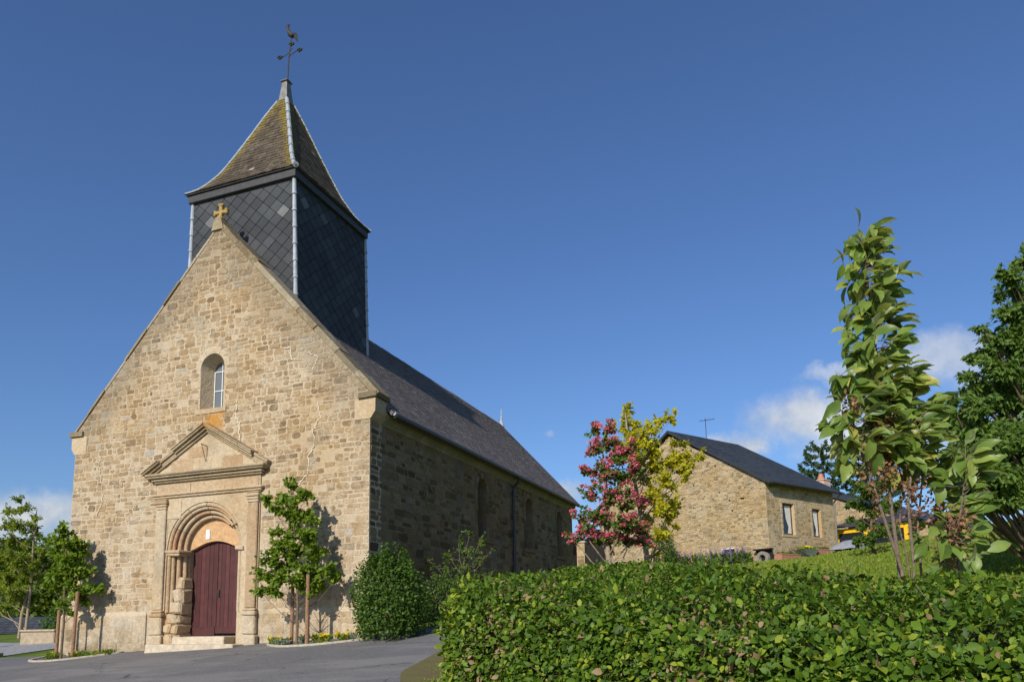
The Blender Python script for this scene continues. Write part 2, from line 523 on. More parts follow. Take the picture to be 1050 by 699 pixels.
M['slate_roof'] = slate_mat('church roof slate', [(0, (0.125, 0.106, 0.098)), (0.5, (0.155, 0.132, 0.122)), (0.9, (0.185, 0.16, 0.147)), (1, (0.24, 0.21, 0.19))], 0.7, 0.22)
M['slate_tower'] = slate_mat('tower cladding slate', [(0, (0.042, 0.045, 0.049)), (0.5, (0.053, 0.057, 0.062)), (0.92, (0.064, 0.069, 0.075)), (0.965, (0.11, 0.115, 0.118)), (1, (0.15, 0.155, 0.155))], 0.62, 0.15)
M['slate_spire'] = slate_mat('old spire slate', [(0, (0.068, 0.054, 0.038)), (0.5, (0.098, 0.077, 0.053)), (0.92, (0.125, 0.10, 0.070)), (0.96, (0.22, 0.20, 0.165)), (1, (0.32, 0.29, 0.25))], 0.8, 0.2)
M['slate_blue'] = slate_mat('blue grey slate', [(0, (0.036, 0.040, 0.047)), (1, (0.062, 0.068, 0.078))], 0.55, 0.25)
M['slate_board'] = simple('slate grey fascia', (0.055, 0.055, 0.056), 0.5, 0.25, 8, 0.1)

# greens
G = lambda *s: list(s)
M['leaf_hedge'] = leaf_mat('hedge leaf', [(0, (0.040, 0.085, 0.010)), (0.45, (0.085, 0.160, 0.014)), (0.75, (0.145, 0.235, 0.020)), (0.93, (0.28, 0.325, 0.030)), (0.955, (0.26, 0.18, 0.09)), (1, (0.38, 0.26, 0.15))], 0.30, 0.5, 1.5, 0.25)
M['leaf_bush'] = leaf_mat('dark bush leaf', [(0, (0.036, 0.080, 0.012)), (0.6, (0.072, 0.140, 0.018)), (1, (0.13, 0.20, 0.026))], 0.28, 0.5, 1.5, 0.25)
M['leaf_young'] = leaf_mat('young tree leaf', [(0, (0.085, 0.15, 0.014)), (0.6, (0.15, 0.235, 0.020)), (1, (0.23, 0.31, 0.030))], 0.38, 0.5, 1.6, 0.25)
M['leaf_thorn'] = leaf_mat('hawthorn leaf', [(0, (0.05, 0.10, 0.014)), (0.7, (0.09, 0.16, 0.020)), (1, (0.14, 0.20, 0.03))], 0.32, 0.5, 1.5, 0.25)
M['blossom'] = leaf_mat('pink blossom', [(0, (0.44, 0.055, 0.105)), (0.5, (0.60, 0.125, 0.175)), (1, (0.76, 0.29, 0.32))], 0.3, 0.7, 1.0, 0.1)
M['leaf_gold'] = leaf_mat('golden leaf', [(0, (0.20, 0.22, 0.012)), (0.5, (0.40, 0.385, 0.016)), (1, (0.60, 0.54, 0.03))], 0.40, 0.55, 1.4, 0.2)
M['leaf_cherry'] = leaf_mat('large cherry leaf', [(0, (0.075, 0.14, 0.022)), (0.4, (0.135, 0.215, 0.036)), (0.8, (0.25, 0.33, 0.075)), (1, (0.38, 0.36, 0.075))], 0.34, 0.42, 1.5, 0.4, back=((0.31, 0.36, 0.19), 0.85))
M['leaf_big'] = leaf_mat('large tree leaf', [(0, (0.055, 0.11, 0.018)), (0.6, (0.11, 0.19, 0.032)), (1, (0.185, 0.265, 0.05))], 0.36, 0.5, 1.5, 0.25)
M['leaf_conifer'] = leaf_mat('conifer needles', [(0, (0.035, 0.085, 0.035)), (1, (0.085, 0.155, 0.060))], 0.25, 0.6)
M['leaf_far'] = leaf_mat('far tree leaf', [(0, (0.06, 0.10, 0.012)), (0.6, (0.12, 0.17, 0.018)), (1, (0.22, 0.25, 0.03))], 0.4, 0.6)
M['leaf_locust'] = leaf_mat('light feathery leaf', [(0, (0.12, 0.18, 0.014)), (1, (0.24, 0.30, 0.025))], 0.42, 0.55)
M['grass_blade'] = leaf_mat('grass blade', [(0, (0.11, 0.17, 0.016)), (0.6, (0.19, 0.26, 0.026)), (0.9, (0.27, 0.31, 0.038)), (1, (0.50, 0.42, 0.05))], 0.4, 0.6)
M['flower_yellow'] = leaf_mat('yellow petal', [(0, (0.75, 0.50, 0.01)), (1, (0.85, 0.68, 0.03))], 0.2, 0.7, 1.0, 0.1)
M['flower_purple'] = leaf_mat('lilac petal', [(0, (0.18, 0.12, 0.30)), (1, (0.36, 0.27, 0.48))], 0.2, 0.7, 1.0, 0.1)
M['leaf_grey'] = leaf_mat('grey green leaf', [(0, (0.10, 0.15, 0.10)), (1, (0.20, 0.27, 0.19))], 0.2, 0.6)
M['catkin'] = leaf_mat('withered brown blossom', [(0, (0.13, 0.06, 0.03)), (1, (0.36, 0.20, 0.11))], 0.1, 0.8, 1.0, 0.1)


def ground_mat():
    mt, nt = principled('rough grass ground')
    p = pos(nt)
    n1 = nt.noise(p, 0.55, 6, 0.65)
    n2 = nt.noise(p, 9.0, 4, 0.7)
    c = nt.mix(nt.step(n1, 0.35, 0.65), (0.075, 0.12, 0.016), (0.14, 0.185, 0.028))
    c = nt.mix(nt.step(n2, 0.45, 0.8), c, (0.14, 0.16, 0.04))
    finish(nt, c, 0.95, n2, 0.6, 0.05, 0.1)
    return mt


def asphalt_mat():
    mt, nt = principled('worn asphalt')
    p = pos(nt)
    agg = nt.n('ShaderNodeTexVoronoi', {'Vector': p, 'Scale': 60.0}).outputs['Color']
    ag = nt.n('ShaderNodeSeparateColor', {0: agg}).outputs[0]
    n1 = nt.noise(p, 0.5, 6, 0.6)
    n2 = nt.noise(p, 2.2, 6, 0.7, 0.6)
    c = nt.mix(ag, (0.10, 0.098, 0.098), (0.205, 0.198, 0.19))
    c = nt.mix(nt.math('MULTIPLY', nt.step(n1, 0.42, 0.62), 0.45), c, (0.22, 0.21, 0.20))
    c = nt.mix(nt.math('MULTIPLY', nt.step(n2, 0.60, 0.72), 0.45), c, (0.085, 0.084, 0.085))
    wp = nt.vmath('ADD', p, nt.vmath('MULTIPLY', nt.n('ShaderNodeTexNoise', {'Vector': p, 'Scale': 1.7, 'Detail': 5.0}).outputs['Color'], (0.9, 0.9, 0.0)))
    ck = nt.n('ShaderNodeTexVoronoi', {'Vector': wp, 'Scale': 0.36}, feature='DISTANCE_TO_EDGE').outputs['Distance']
    ck = nt.math('MULTIPLY', nt.step(ck, 0.012, 0.003), nt.step(nt.noise(p, 0.6, 3), 0.42, 0.55))
    c = nt.mix(nt.math('MULTIPLY', ck, 0.75), c, (0.045, 0.043, 0.042))
    pt = nt.step(nt.noise(nt.vmath('MULTIPLY', p, (0.35, 1.3, 1.0)), 0.8, 5, 0.6), 0.50, 0.60)
    c = nt.mix(nt.math('MULTIPLY', pt, 0.40), c, (0.27, 0.255, 0.235))
    hgt = nt.math('ADD', ag, nt.noise(p, 25.0, 3))
    finish(nt, c, 0.85, hgt, 0.5, 0.012, 0.25)
    return mt


def verge_mat():
    mt, nt = principled('dry verge earth')
    p = pos(nt)
    n1 = nt.noise(p, 2.2, 6, 0.7)
    n2 = nt.noise(p, 30.0, 4, 0.7)
    c = nt.mix(nt.step(n1, 0.35, 0.65), (0.15, 0.115, 0.06), (0.15, 0.15, 0.055))
    c = nt.mix(nt.step(n2, 0.5, 0.75), c, (0.22, 0.18, 0.11))
    finish(nt, c, 0.95, n2, 0.8, 0.03, 0.1)
    return mt


def gravel_mat():
    mt, nt = principled('grey gravel')
    p = pos(nt)
    vo = nt.n('ShaderNodeTexVoronoi', {'Vector': p, 'Scale': 28.0})
    k = nt.n('ShaderNodeSeparateColor', {0: vo.outputs['Color']}).outputs[0]
    c = nt.mix(k, (0.20, 0.20, 0.20), (0.44, 0.44, 0.43))
    finish(nt, c, 0.9, vo.outputs['Distance'], 0.8, 0.03, 0.2)
    return mt


M['ground'] = ground_mat(); M['asphalt'] = asphalt_mat(); M['verge'] = verge_mat(); M['gravel'] = gravel_mat()
M['field'] = simple('hill pasture', (0.16, 0.19, 0.035), 0.95, 0.3, 0.03, 0)


# ---------------------------------------------------------------- terrain
def sm(a, b, x):
    t = min(1, max(0, (x - a) / (b - a)))
    return t * t * (3 - 2 * t)


def H(x, y):
    yy = y if y < 30 else 30 + 25 * math.tanh((y - 30) / 25)
    yy = yy if yy > -40 else -40 + 10 * math.tanh((yy + 40) / 10)
    xx = 25 * math.tanh(x / 25) if x < 0 else 30 * math.tanh(x / 30)
    z = -0.1 + 0.05 * xx + (0.11 if yy < 0 else 0.099) * yy
    z += 0.08 * max(0, min(x, 30) - 10) * sm(-4, 14, y)
    z -= 0.9 * sm(24, 60, -x) * sm(-10, 25, y) * 2
    d = math.hypot(x, y)
    z += sm(80, 230, d) * (11 + 4 * math.sin(x * 0.013 + 1) + 3 * math.cos(y * 0.017)) * (1 if y > 0 else 0.3)
    return z


def ribbon(name, A, B, nu, nv, dz, mat, sided=0.0):
    """sheet draped on the ground between two polylines"""
    def res(P, n):
        P = [V((*p, 0)) for p in P]
        L = [0]
        for a, b in zip(P, P[1:]):
            L.append(L[-1] + (b - a).length)
        out = []
        for i in range(n + 1):
            s = L[-1] * i / n
            for k in range(len(P) - 1):
                if s <= L[k + 1] + 1e-9:
                    out.append(P[k].lerp(P[k + 1], (s - L[k]) / max(1e-9, L[k + 1] - L[k])))
                    break
        return out
    a, b = res(A, nu), res(B, nu)
    mb = MB()
    vs = []
    for i in range(nu + 1):
        for j in range(nv + 1):
            p = a[i].lerp(b[i], j / nv)
            vs.append((p.x, p.y, H(p.x, p.y) + dz))
    fs = [(i * (nv + 1) + j, (i + 1) * (nv + 1) + j, (i + 1) * (nv + 1) + j + 1, i * (nv + 1) + j + 1) for i in range(nu) for j in range(nv)]
    mb.add(vs, fs)
    ob = mb.build(name, mat, smooth=True)
    ob['kind'] = 'structure'
    return ob


def axis(near, far, n1, n2):
    out = [-far * (1 - i / n2) ** 2 - near * (1 - (1 - i / n2) ** 2) for i in range(n2)]
    out += [-near + 2 * near * i / n1 for i in range(n1 + 1)]
    out += [-v for v in reversed(out[:n2])]
    return out


ax = axis(45, 900, 120, 40)
gm = MB()
nx = len(ax)
gv = [(x, y + 8, H(x, y + 8)) for y in ax for x in ax]
gf = [(j * nx + i, j * nx + i + 1, (j + 1) * nx + i + 1, (j + 1) * nx + i) for j in range(nx - 1) for i in range(nx - 1)]
gm.add(gv, gf)
g = gm.build('ground', M['ground'], smooth=True)
g['kind'] = 'structure'

# road in front of and beside the church; the bank behind the hedge stays grass
ribbon('road', [(-60, -3.2), (-24, -1.6), (-12.9, 0.35), (-9.4, 0.02), (-4, 0.02), (0.0, 0.02), (0.9, 0.5), (0.9, 6), (1.0, 11.9)],
       [(-60, -28), (-24, -26), (-6, -24), (4, -20), (7.9, -14), (6.2, -8.6), (4.0, -4.6), (3.3, 4), (3.4, 11.9)], 110, 40, 0.02, M['asphalt'])
ribbon('verge', [(12, -16.5), (8.2, -13.0), (6.9, -11.1), (5.75, -9.4), (5.2, -8.2), (4.65, -7.2), (4.3, -6.2), (3.75, -5.2), (3.55, -4.0), (3.2, -2.2), (3.2, -0.5), (3.0, 1.2), (3.1, 4), (3.2, 8)],
       [(13.5, -13.5), (9.6, -11.6), (6.9, -9.0), (5.4, -5.0), (4.6, 0), (4.4, 8)], 90, 8, 0.03, M['verge'])
ribbon('gravel', [(-30, 1.0), (-20, 0.4), (-12.9, 0.75)], [(-30, 8), (-20, 5.5), (-12.4, 3.6)], 20, 8, 0.025, M['gravel'])
ribbon('grass_strip', [(-30, 8.0), (-20, 5.5), (-12.4, 3.6)], [(-30, 9), (-20, 7), (-12.0, 5.2)], 16, 4, 0.03, M['ground'])


def kerb(name, pts, wd, ht, mat, label, cat):
    mb = MB()
    P = [V((*p, 0)) for p in pts]
    n = len(P)
    rows = []
    for i, p in enumerate(P):
        d = (P[min(i + 1, n - 1)] - P[max(i - 1, 0)]).normalized()
        nn = V((-d.y, d.x, 0))
        z = H(p.x, p.y)
        a, b = p - nn * wd / 2, p + nn * wd / 2
        rows.append([(a.x, a.y, z - 0.1), (a.x, a.y, z + ht - 0.01), (a.x + nn.x * 0.012, a.y + nn.y * 0.012, z + ht), (b.x - nn.x * 0.012, b.y - nn.y * 0.012, z + ht), (b.x, b.y, z + ht - 0.01), (b.x, b.y, z - 0.1)])
    for r0, r1 in zip(rows, rows[1:]):
        t = random.random()
        for k in range(5):
            mb.quad(r0[k], r1[k], r1[k + 1], r0[k + 1], t)
    for r in (rows[0], rows[-1]):
        mb.add(r, [tuple(range(6))])
    o = mb.build(name, mat)
    return tag(o, label, cat)


def arc_pts(pts, n=14):
    """smooth curve through control points"""
    P = [V((*p, 0)) for p in pts]
    P = [P[0]] + P + [P[-1]]
    out = []
    for i in range(1, len(P) - 2):
        for k in range(n):
            t = k / n
            a, b, c, d = P[i - 1], P[i], P[i + 1], P[i + 2]
            q = 0.5 * ((2 * b) + (c - a) * t + (2 * a - 5 * b + 4 * c - d) * t * t + (3 * b - a - 3 * c + d) * t ** 3)
            out.append((q.x, q.y))
    out.append((P[-1].x, P[-1].y))
    return out


random.seed(3)
kerb('bed_edging', arc_pts([(-9.95, 0.25), (-9.75, -0.75), (-8.9, -1.15), (-8.1, -1.0), (-7.35, -0.32), (-7.3, -0.1)]), 0.09, 0.06, M['concrete'],
     'curved pale edging round the flower bed at the left church corner', 'kerb')
kerb('bed_edging', arc_pts([(-2.45, -0.1), (-2.35, -0.5), (-1.6, -1.05), (-0.7, -1.15), (0.25, -0.75), (0.45, -0.2)]), 0.09, 0.06, M['concrete'],
     'curved pale edging round the yellow flower bed right of the door', 'kerb')
kerb('garden_kerb', [(-30, 0.85), (-20, 0.25), (-15, 0.42), (-12.85, 0.58)], 0.22, 0.13, M['boxstone'], 'low stone kerb along the grey gravel at far left', 'kerb')


# ---------------------------------------------------------------- masonry
def stone_face(mb, u0, u1, z0, z1, fn, rnd, w0=-0.006, w1=0.009, gap=0.013, j=0.016, tint=None, mi=0, rough=False):
    """one irregular building stone: chamfered outline, proud of the mortar"""
    if rough:
        g4 = [gap * rnd.uniform(0.5, 2.4) for _ in range(4)]
        a, b, c, d = u0 + g4[0], u1 - g4[1], z0 + g4[2] * 0.8, z1 - g4[3] * 0.8
    else:
        a, b, c, d = u0 + gap, u1 - gap, z0 + gap, z1 - gap
    if b - a < 0.03 or d - c < 0.025:
        return
    ch = (min(0.055, 0.30 * (b - a), 0.36 * (d - c)) if rough else min(0.030, 0.28 * (b - a), 0.30 * (d - c))) * rnd.uniform(0.35, 1.0)
    pts = [(a + ch, c), (b - ch, c), (b, c + ch), (b, d - ch), (b - ch, d), (a + ch, d), (a, d - ch), (a, c + ch)]
    pts = [(u + rnd.uniform(-j, j), z + rnd.uniform(-j, j)) for u, z in pts]
    cu, cz = (a + b) / 2, (c + d) / 2
    h = w1 * rnd.uniform(0.3, 1.3)
    ins = 0.010
    tl = [rnd.uniform(-0.006, 0.006) for _ in range(2)]
    outer = [fn(u, -w0, z) for u, z in pts]
    inner = []
    for u, z in pts:
        L = math.hypot(u - cu, z - cz) + 1e-6
        k = max(0.3, 1 - ins / L)
        uu, zz = cu + (u - cu) * k, cz + (z - cz) * k
        inner.append(fn(uu, -(h + tl[0] * (u - cu) / (b - a) + tl[1] * (z - cz) / (d - c)), zz))
    t = rnd.random() if tint is None else tint
    vs = outer + inner
    fs = [tuple(range(8, 16))] + [(i, (i + 1) % 8, 8 + (i + 1) % 8, 8 + i) for i in range(8)]
    mb.add(vs, fs, t, mi)


def rubble(mb, spans, z0, z1, fn, rnd, ch=(0.13, 0.26), cw=(0.2, 0.55), skip=0.06, corner=0.42, mi=0, **kw):
    """courses of stones; spans(zlow, zhigh) -> [(u0,u1),...]; fn(u,w,z) -> world"""
    z = z0
    while z < z1 - 0.05:
        h = min(rnd.uniform(*ch), z1 - z)
        if z1 - z - h < 0.08:
            h = z1 - z
        for (u0, u1) in spans(z, z + h):
            u = u0
            first = True
            while u < u1 - 0.02:
                wd = rnd.uniform(*cw) * (1.25 if h > 0.2 else 1)
                if first or u1 - u < 0.8:
                    wd = min(wd, corner) if rnd.random() < 0.5 else corner * rnd.uniform(0.7, 1.2)
                first = False
                if u1 - u - wd < 0.12:
                    wd = u1 - u
                if rnd.random() > skip:
                    if h > 0.17 and wd < 0.42 and rnd.random() < 0.25:      # two thin stones instead of one
                        q = z + h * rnd.uniform(0.4, 0.6)
                        stone_face(mb, u, u + wd, z, q, fn, rnd, mi=mi, **kw)
                        stone_face(mb, u, u + wd, q, z + h, fn, rnd, mi=mi, **kw)
                    else:
                        dz = rnd.uniform(-0.012, 0.012)
                        stone_face(mb, u, u + wd, z + dz, z + h + dz, fn, rnd, mi=mi, **kw)
                u += wd
        z += h


def cut(spans, a, b):
    out = []
    for u0, u1 in spans:
        if b <= u0 or a >= u1:
            out.append((u0, u1)); continue
        if a > u0: out.append((u0, a))
        if b < u1: out.append((b, u1))
    return [s for s in out if s[1] - s[0] > 0.06]


def arch_loop(uc, hw, z0, zs, n=14, rise=None):
    """window outline: jambs from z0 to the springing zs, then a round (or segmental) head"""
    r = hw if rise is None else rise
    pts = [(uc - hw, z0), (uc + hw, z0)]
    for i in range(n + 1):
        a = PI * i / n
        pts.append((uc + hw * math.cos(a), zs + r * math.sin(a)))
    return pts


# ---------------------------------------------------------------- slate tiling
def clip_poly(poly, clip):
    out = poly
    n = len(clip)
    for i in range(n):
        (ax, ay), (bx, by) = clip[i], clip[(i + 1) % n]
        inp, out = out, []
        if not inp:
            return []
        side = lambda p: (bx - ax) * (p[1] - ay) - (by - ay) * (p[0] - ax)
        for k in range(len(inp)):
            p, q = inp[k], inp[(k + 1) % len(inp)]
            sp, sq = side(p), side(q)
            if sp >= 0: out.append(p)
            if (sp >= 0) != (sq >= 0):
                t = sp / (sp - sq)
                out.append((p[0] + (q[0] - p[0]) * t, p[1] + (q[1] - p[1]) * t))
    return out


def tiles(mb, O, U, W, clip, kind, du, dv, lift, rnd, mi=0, mossf=None, light=0.03):
    """individual slates on the plane O + u*U + v*W inside the convex, counter-clockwise polygon clip"""
    O, U, W = V(O), V(U).normalized(), V(W).normalized()
    N = U.cross(W).normalized()
    us = [p[0] for p in clip]; vs_ = [p[1] for p in clip]
    r0, r1 = int(min(vs_) // dv) - 1, int(max(vs_) // dv) + 2
    c0, c1 = int(min(us) // du) - 1, int(max(us) // du) + 2
    for r in range(r0, r1):
        for c in range(c0, c1):
            if kind == 'rect':
                off = 0.5 * (r % 2) + 0.06 * rnd.uniform(-1, 1)
                u0, v0 = (c + off) * du, r * dv + rnd.uniform(-0.008, 0.008)
                g = 0.004
                poly = [(u0 + g, v0), (u0 + du - g, v0), (u0 + du - g, v0 + dv * 1.02), (u0 + g, v0 + dv * 1.02)]
                vlo, vhi = v0, v0 + dv
            else:
                u0 = (c + 0.5 * (r % 2)) * du
                v0 = r * dv
                k = 0.957
                poly = [(u0, v0 - dv * k), (u0 + du / 2 * k, v0), (u0, v0 + dv * k), (u0 - du / 2 * k, v0)]
                vlo, vhi = v0 - dv, v0 + dv
            pc = clip_poly(poly, clip)
            if len(pc) < 3:
                continue
            tl = lift * (rnd.uniform(0.9, 1.2) if kind == 'rect' else rnd.uniform(0.75, 1.4))
            sk = rnd.uniform(-1, 1) * lift * (0.10 if kind == 'rect' else 0.3)
            t = rnd.random() * 0.9
            if rnd.random() < light:
                t = rnd.uniform(0.95, 1.0)
            base, top = [], []
            for (u, v) in pc:
                f = 1 - (v - vlo) / (vhi - vlo)
                hgt = 0.003 + tl * f + sk * (u - u0) / du
                p = O + U * u + W * v
                top.append(p + N * hgt); base.append(p - N * 0.004)
            n = len(pc)
            mo = mossf(sum(p[0] for p in pc) / n, sum(p[1] for p in pc) / n) if mossf else 0.0
            mb.add(top + base, [tuple(range(n))] + [(n + i, n + (i + 1) % n, (i + 1) % n, i) for i in range(n)], t, mi, mo)


# ================================================================ CHURCH
random.seed(11)
CH = thing('church', 'stone village church with slate clad square bell tower and maroon door', 'church', (-4.8, 9.0, 0.0))
AX = -4.8
fac = lambda u, w_, z: V((u, w_, z))
WIN = arch_loop(AX, 0.385, 5.82, 6.93)
DOORHOLE = arch_loop(AX - 0.02, 1.2, -0.6, 2.15, 18)
SL = 1.0896
APEX = 10.92


def facade_spans(z0, z1):
    zc = (z0 + z1) / 2
    if z1 < 5.6:
        s = [(-9.6, 0.0)]
    else:
        h = (APEX - z0 - 0.45 * (z1 - z0)) / SL - 0.02
        s = [(AX - h, AX + h)] if h > 0.1 else []
    if z0 < 4.02:
        s = cut(s, -6.47, -3.08)
    if z1 > 5.78 and z0 < 7.36:
        if zc < 6.93:
            s = cut(s, AX - 0.42, AX + 0.42)
        else:
            r = 0.43
            k = math.sqrt(max(0.0, r * r - (zc - 6.93) ** 2))
            if k > 0.02:
                s = cut(s, AX - k, AX + k)
    return s


fw = MB()
fw.extrude([(-9.6, -1.2), (0, -1.2), (0, 5.69), (AX, APEX), (-9.6, 5.69)], fac, 0.0, 0.55, 0.5, 1, holes=[WIN, DOORHOLE])
rubble(fw, facade_spans, 0.60, APEX - 0.1, fac, random.Random(5), ch=(0.09, 0.195), cw=(0.13, 0.42), skip=0.06, rough=True, gap=0.0095, j=0.015)
# battered plinth of large blocks
rp = random.Random(8)
for (a, b) in ((-9.68, -6.62), (-2.98, 0.06)):
    fw.box((a, -0.045, -1.2), (b, 0.0, 0.50), 0.6, 1)
    fw.hexa([V((a, -0.045, 0.50)), V((b, -0.045, 0.50)), V((b, 0, 0.50)), V((a, 0, 0.50)), V((a + 0.04, -0.012, 0.585)), V((b - 0.04, -0.012, 0.585)), V((b - 0.04, 0, 0.585)), V((a + 0.04, 0, 0.585))], 0.6, 1)
    rubble(fw, lambda z0, z1, a=a, b=b: [(a + 0.02, b - 0.02)], -0.72, 0.50, lambda u, w_, z: V((u, w_ - 0.045, z)), rp, ch=(0.24, 0.42), cw=(0.4, 1.0), corner=0.7, skip=0.12, w1=0.006)
# kneeler blocks under the gable coping
for sx, xe in ((-1, -9.6), (1, 0.0)):
    fn = lambda u, w_, z, sx=sx, xe=xe: V((xe + sx * u, w_, z))
    fw.extrude([(-0.42, 5.02), (0.0, 5.02), (0.03, 5.04), (0.145, 5.20), (0.15, 5.53), (-0.42, 5.53)], fn, -0.015, 0.56, 0.62, 2)
# pale mortar repairs along old cracks
rc = random.Random(21)


def crack(pts, wd, mb=None, fn=None, mi=3):
    mb, fn = mb or fw, fn or fac
    P = []
    for (u0, z0), (u1, z1) in zip(pts, pts[1:]):
        for k in range(7):
            t = k / 7
            P.append((u0 + (u1 - u0) * t + rc.uniform(-0.035, 0.035), z0 + (z1 - z0) * t + rc.uniform(-0.025, 0.025)))
    P.append(pts[-1])
    for (u0, z0), (u1, z1) in zip(P, P[1:]):
        a, b = wd * rc.uniform(0.15, 1.1) * 0.42, wd * rc.uniform(0.15, 1.1) * 0.42
        dx, dz = u1 - u0, z1 - z0
        L = math.hypot(dx, dz) + 1e-6
        nx_, nz_ = -dz / L, dx / L
        y = -0.022 - rc.uniform(0, 0.003)
        mb.add([fn(u0 - nx_ * a, y, z0 - nz_ * a), fn(u1 - nx_ * b, y, z1 - nz_ * b), fn(u1 + nx_ * b, y, z1 + nz_ * b), fn(u0 + nx_ * a, y, z0 + nz_ * a),
                fn(u0 - nx_ * a, 0, z0 - nz_ * a), fn(u1 - nx_ * b, 0, z1 - nz_ * b), fn(u1 + nx_ * b, 0, z1 + nz_ * b), fn(u0 + nx_ * a, 0, z0 + nz_ * a)],
               [(0, 1, 2, 3), (0, 4, 5, 1), (3, 2, 6, 7)], rc.random(), mi)


crack([(-3.95, 5.95), (-3.97, 5.5), (-3.82, 5.3), (-3.86, 4.9), (-3.75, 4.6)], 0.045)
crack([(-1.45, 5.6), (-1.40, 5.2), (-1.58, 4.9), (-1.55, 4.5), (-1.72, 4.25), (-1.70, 3.9), (-1.95, 3.6), (-1.92, 3.2)], 0.035)
crack([(-2.55, 7.15), (-2.3, 7.1), (-2.3, 6.8), (-2.0, 6.75)], 0.035)
crack([(-1.75, 6.9), (-1.5, 6.75), (-1.65, 6.45)], 0.03)
crack([(-8.6, 4.9), (-8.62, 4.5), (-8.5, 4.1), (-8.45, 3.6), (-8.6, 3.2)], 0.03)
fw.build('facade_wall', [M['stone'], M['mortar'], M['ashlar'], M['repair']], CH)

# gable coping
rk = random.Random(4)
for sx in (-1, 1):
    cp = MB()
    A, B = V((AX + sx * 4.96, 0, 5.53)), V((AX, 0, 10.93))
    L = (B - A).length
    d = (B - A) / L
    nn = V((sx * d.z * 1.0, 0, -sx * d.x)) if sx > 0 else V((-d.z, 0, d.x))
    if nn.z < 0: nn = -nn
    s = 0.0
    while s < L - 0.05:
        l = rk.uniform(0.75, 1.15)
        if L - s - l < 0.4: l = L - s
        th = rk.uniform(0.13, 0.17) if sx > 0 else rk.uniform(0.08, 0.10)
        y0, y1 = (-0.07 if sx > 0 else -0.035) + rk.uniform(-0.02, 0.02), 0.56 + rk.uniform(-0.03, 0.03)
        lo = 0.0 if sx > 0 else -0.03
        p0, p1 = A + d * (s + 0.008), A + d * (s + l - 0.008)
        q = lambda p, y, h: V((p.x, y, p.z)) + nn * h
        j = lambda: rk.uniform(-0.012, 0.012)
        ring = [q(p0, y0, lo), q(p0, y1, lo), q(p1, y1, lo), q(p1, y0, lo), q(p0, y0 + j() + 0.03, lo + th + j()), q(p0, y1 - 0.03, lo + th + j()), q(p1, y1 - 0.03, lo + th + j()), q(p1, y0 + 0.03 + j(), lo + th + j())]
        cp.hexa(ring if sx > 0 else [ring[i] for i in (3, 2, 1, 0, 7, 6, 5, 4)], rk.random())
        s += l
    # footstone at the eaves
    xe = 0.0 if sx > 0 else -9.6
    cp.box((min(xe - sx * 0.30, xe + sx * 0.21), -0.075, 5.535), (max(xe - sx * 0.30, xe + sx * 0.21), 0.58, 5.665), rk.random(), j=0.012)
    cp.build('gable_coping', M['mossy'], CH)
cp = MB()
cp.extrude([(AX - 0.20, 10.80), (AX + 0.20, 10.80), (AX + 0.13, 11.05), (AX + 0.07, 11.16), (AX - 0.07, 11.16), (AX - 0.13, 11.05)], fac, -0.06, 0.40, 0.7)
cp.build('apex_stone', M['mossy'], CH)

cr = MB()
cr.cbox((AX - 0.05, 0.02, 11.155), (AX + 0.05, 0.13, 11.58), 0.02)
cr.cbox((AX - 0.20, 0.022, 11.30), (AX + 0.20, 0.128, 11.40), 0.02)
for (cx, cz, a, b) in ((AX - 0.19, 11.35, 0.045, 0.085), (AX + 0.19, 11.35, 0.045, 0.085), (AX, 11.56, 0.085, 0.045)):
    cr.cbox((cx - a, 0.012, cz - b), (cx + a, 0.138, cz + b), 0.025)
cr.extrude([(AX - 0.10, 11.15), (AX + 0.10, 11.15), (AX + 0.055, 11.24), (AX - 0.055, 11.24)], fac, -0.0, 0.15)
M['gold_lichen'] = stone_mat('yellow lichen stone', [(0, (0.34, 0.23, 0.07)), (1, (0.45, 0.33, 0.14))], smear_amt=0.3, dirt=0.4)
cr.build('gable_cross', M['gold_lichen'], CH)

# gable window with splayed reveal
rr = random.Random(2)
gw = MB()
gw.extrude(arch_loop(AX, 0.385, 5.82, 6.93), fac, 0.40, 0.44, 0.5, 0)
ow = gw.build('gable_window', M['dark'], CH)
sv = MB()
la, lb = arch_loop(AX, 0.383, 5.822, 6.93, 20), arch_loop(AX, 0.27, 5.86, 6.93, 20)
for i in range(len(la)):
    k = (i + 1) % len(la)
    sv.quad(V((la[i][0], 0.004, la[i][1])), V((la[k][0], 0.004, la[k][1])), V((lb[k][0], 0.375, lb[k][1])), V((lb[i][0], 0.375, lb[i][1])), rr.random() * .3 + .6)
sv.build('reveal', M['ashlar'], ow)
gp = MB()
gp.extrude(arch_loop(AX, 0.33, 5.88, 6.90), fac, 0.385, 0.392, 0.5, 0)
gp.build('pane', M['pale_glass'], ow)
gf_ = MB()
for x in (AX - 0.262, AX - 0.01, AX + 0.24):
    gf_.box((x, 0.36, 5.84), (x + 0.022, 0.384, 6.93 if x != AX - 0.01 else 7.2), 0.5)
for z in (5.84, 6.40, 6.93):
    gf_.box((AX - 0.262, 0.362, z), (AX + 0.262, 0.382, z + 0.022), 0.5)
gf_.build('window_bars', M['white'], ow)
sr = MB()
rr = random.Random(2)
z = 5.80
while z < 6.85:          # dressed jamb stones
    h = rr.uniform(0.24, 0.36)
    for s in (-1, 1):
        wd = rr.uniform(0.14, 0.34)
        a, b = sorted((AX + s * 0.39, AX + s * (0.39 + wd)))
        stone_face(sr, a, b, z, z + h, fac, rr, w1=0.009, gap=0.004, j=0.006, tint=rr.uniform(.6, 1))
    z += h
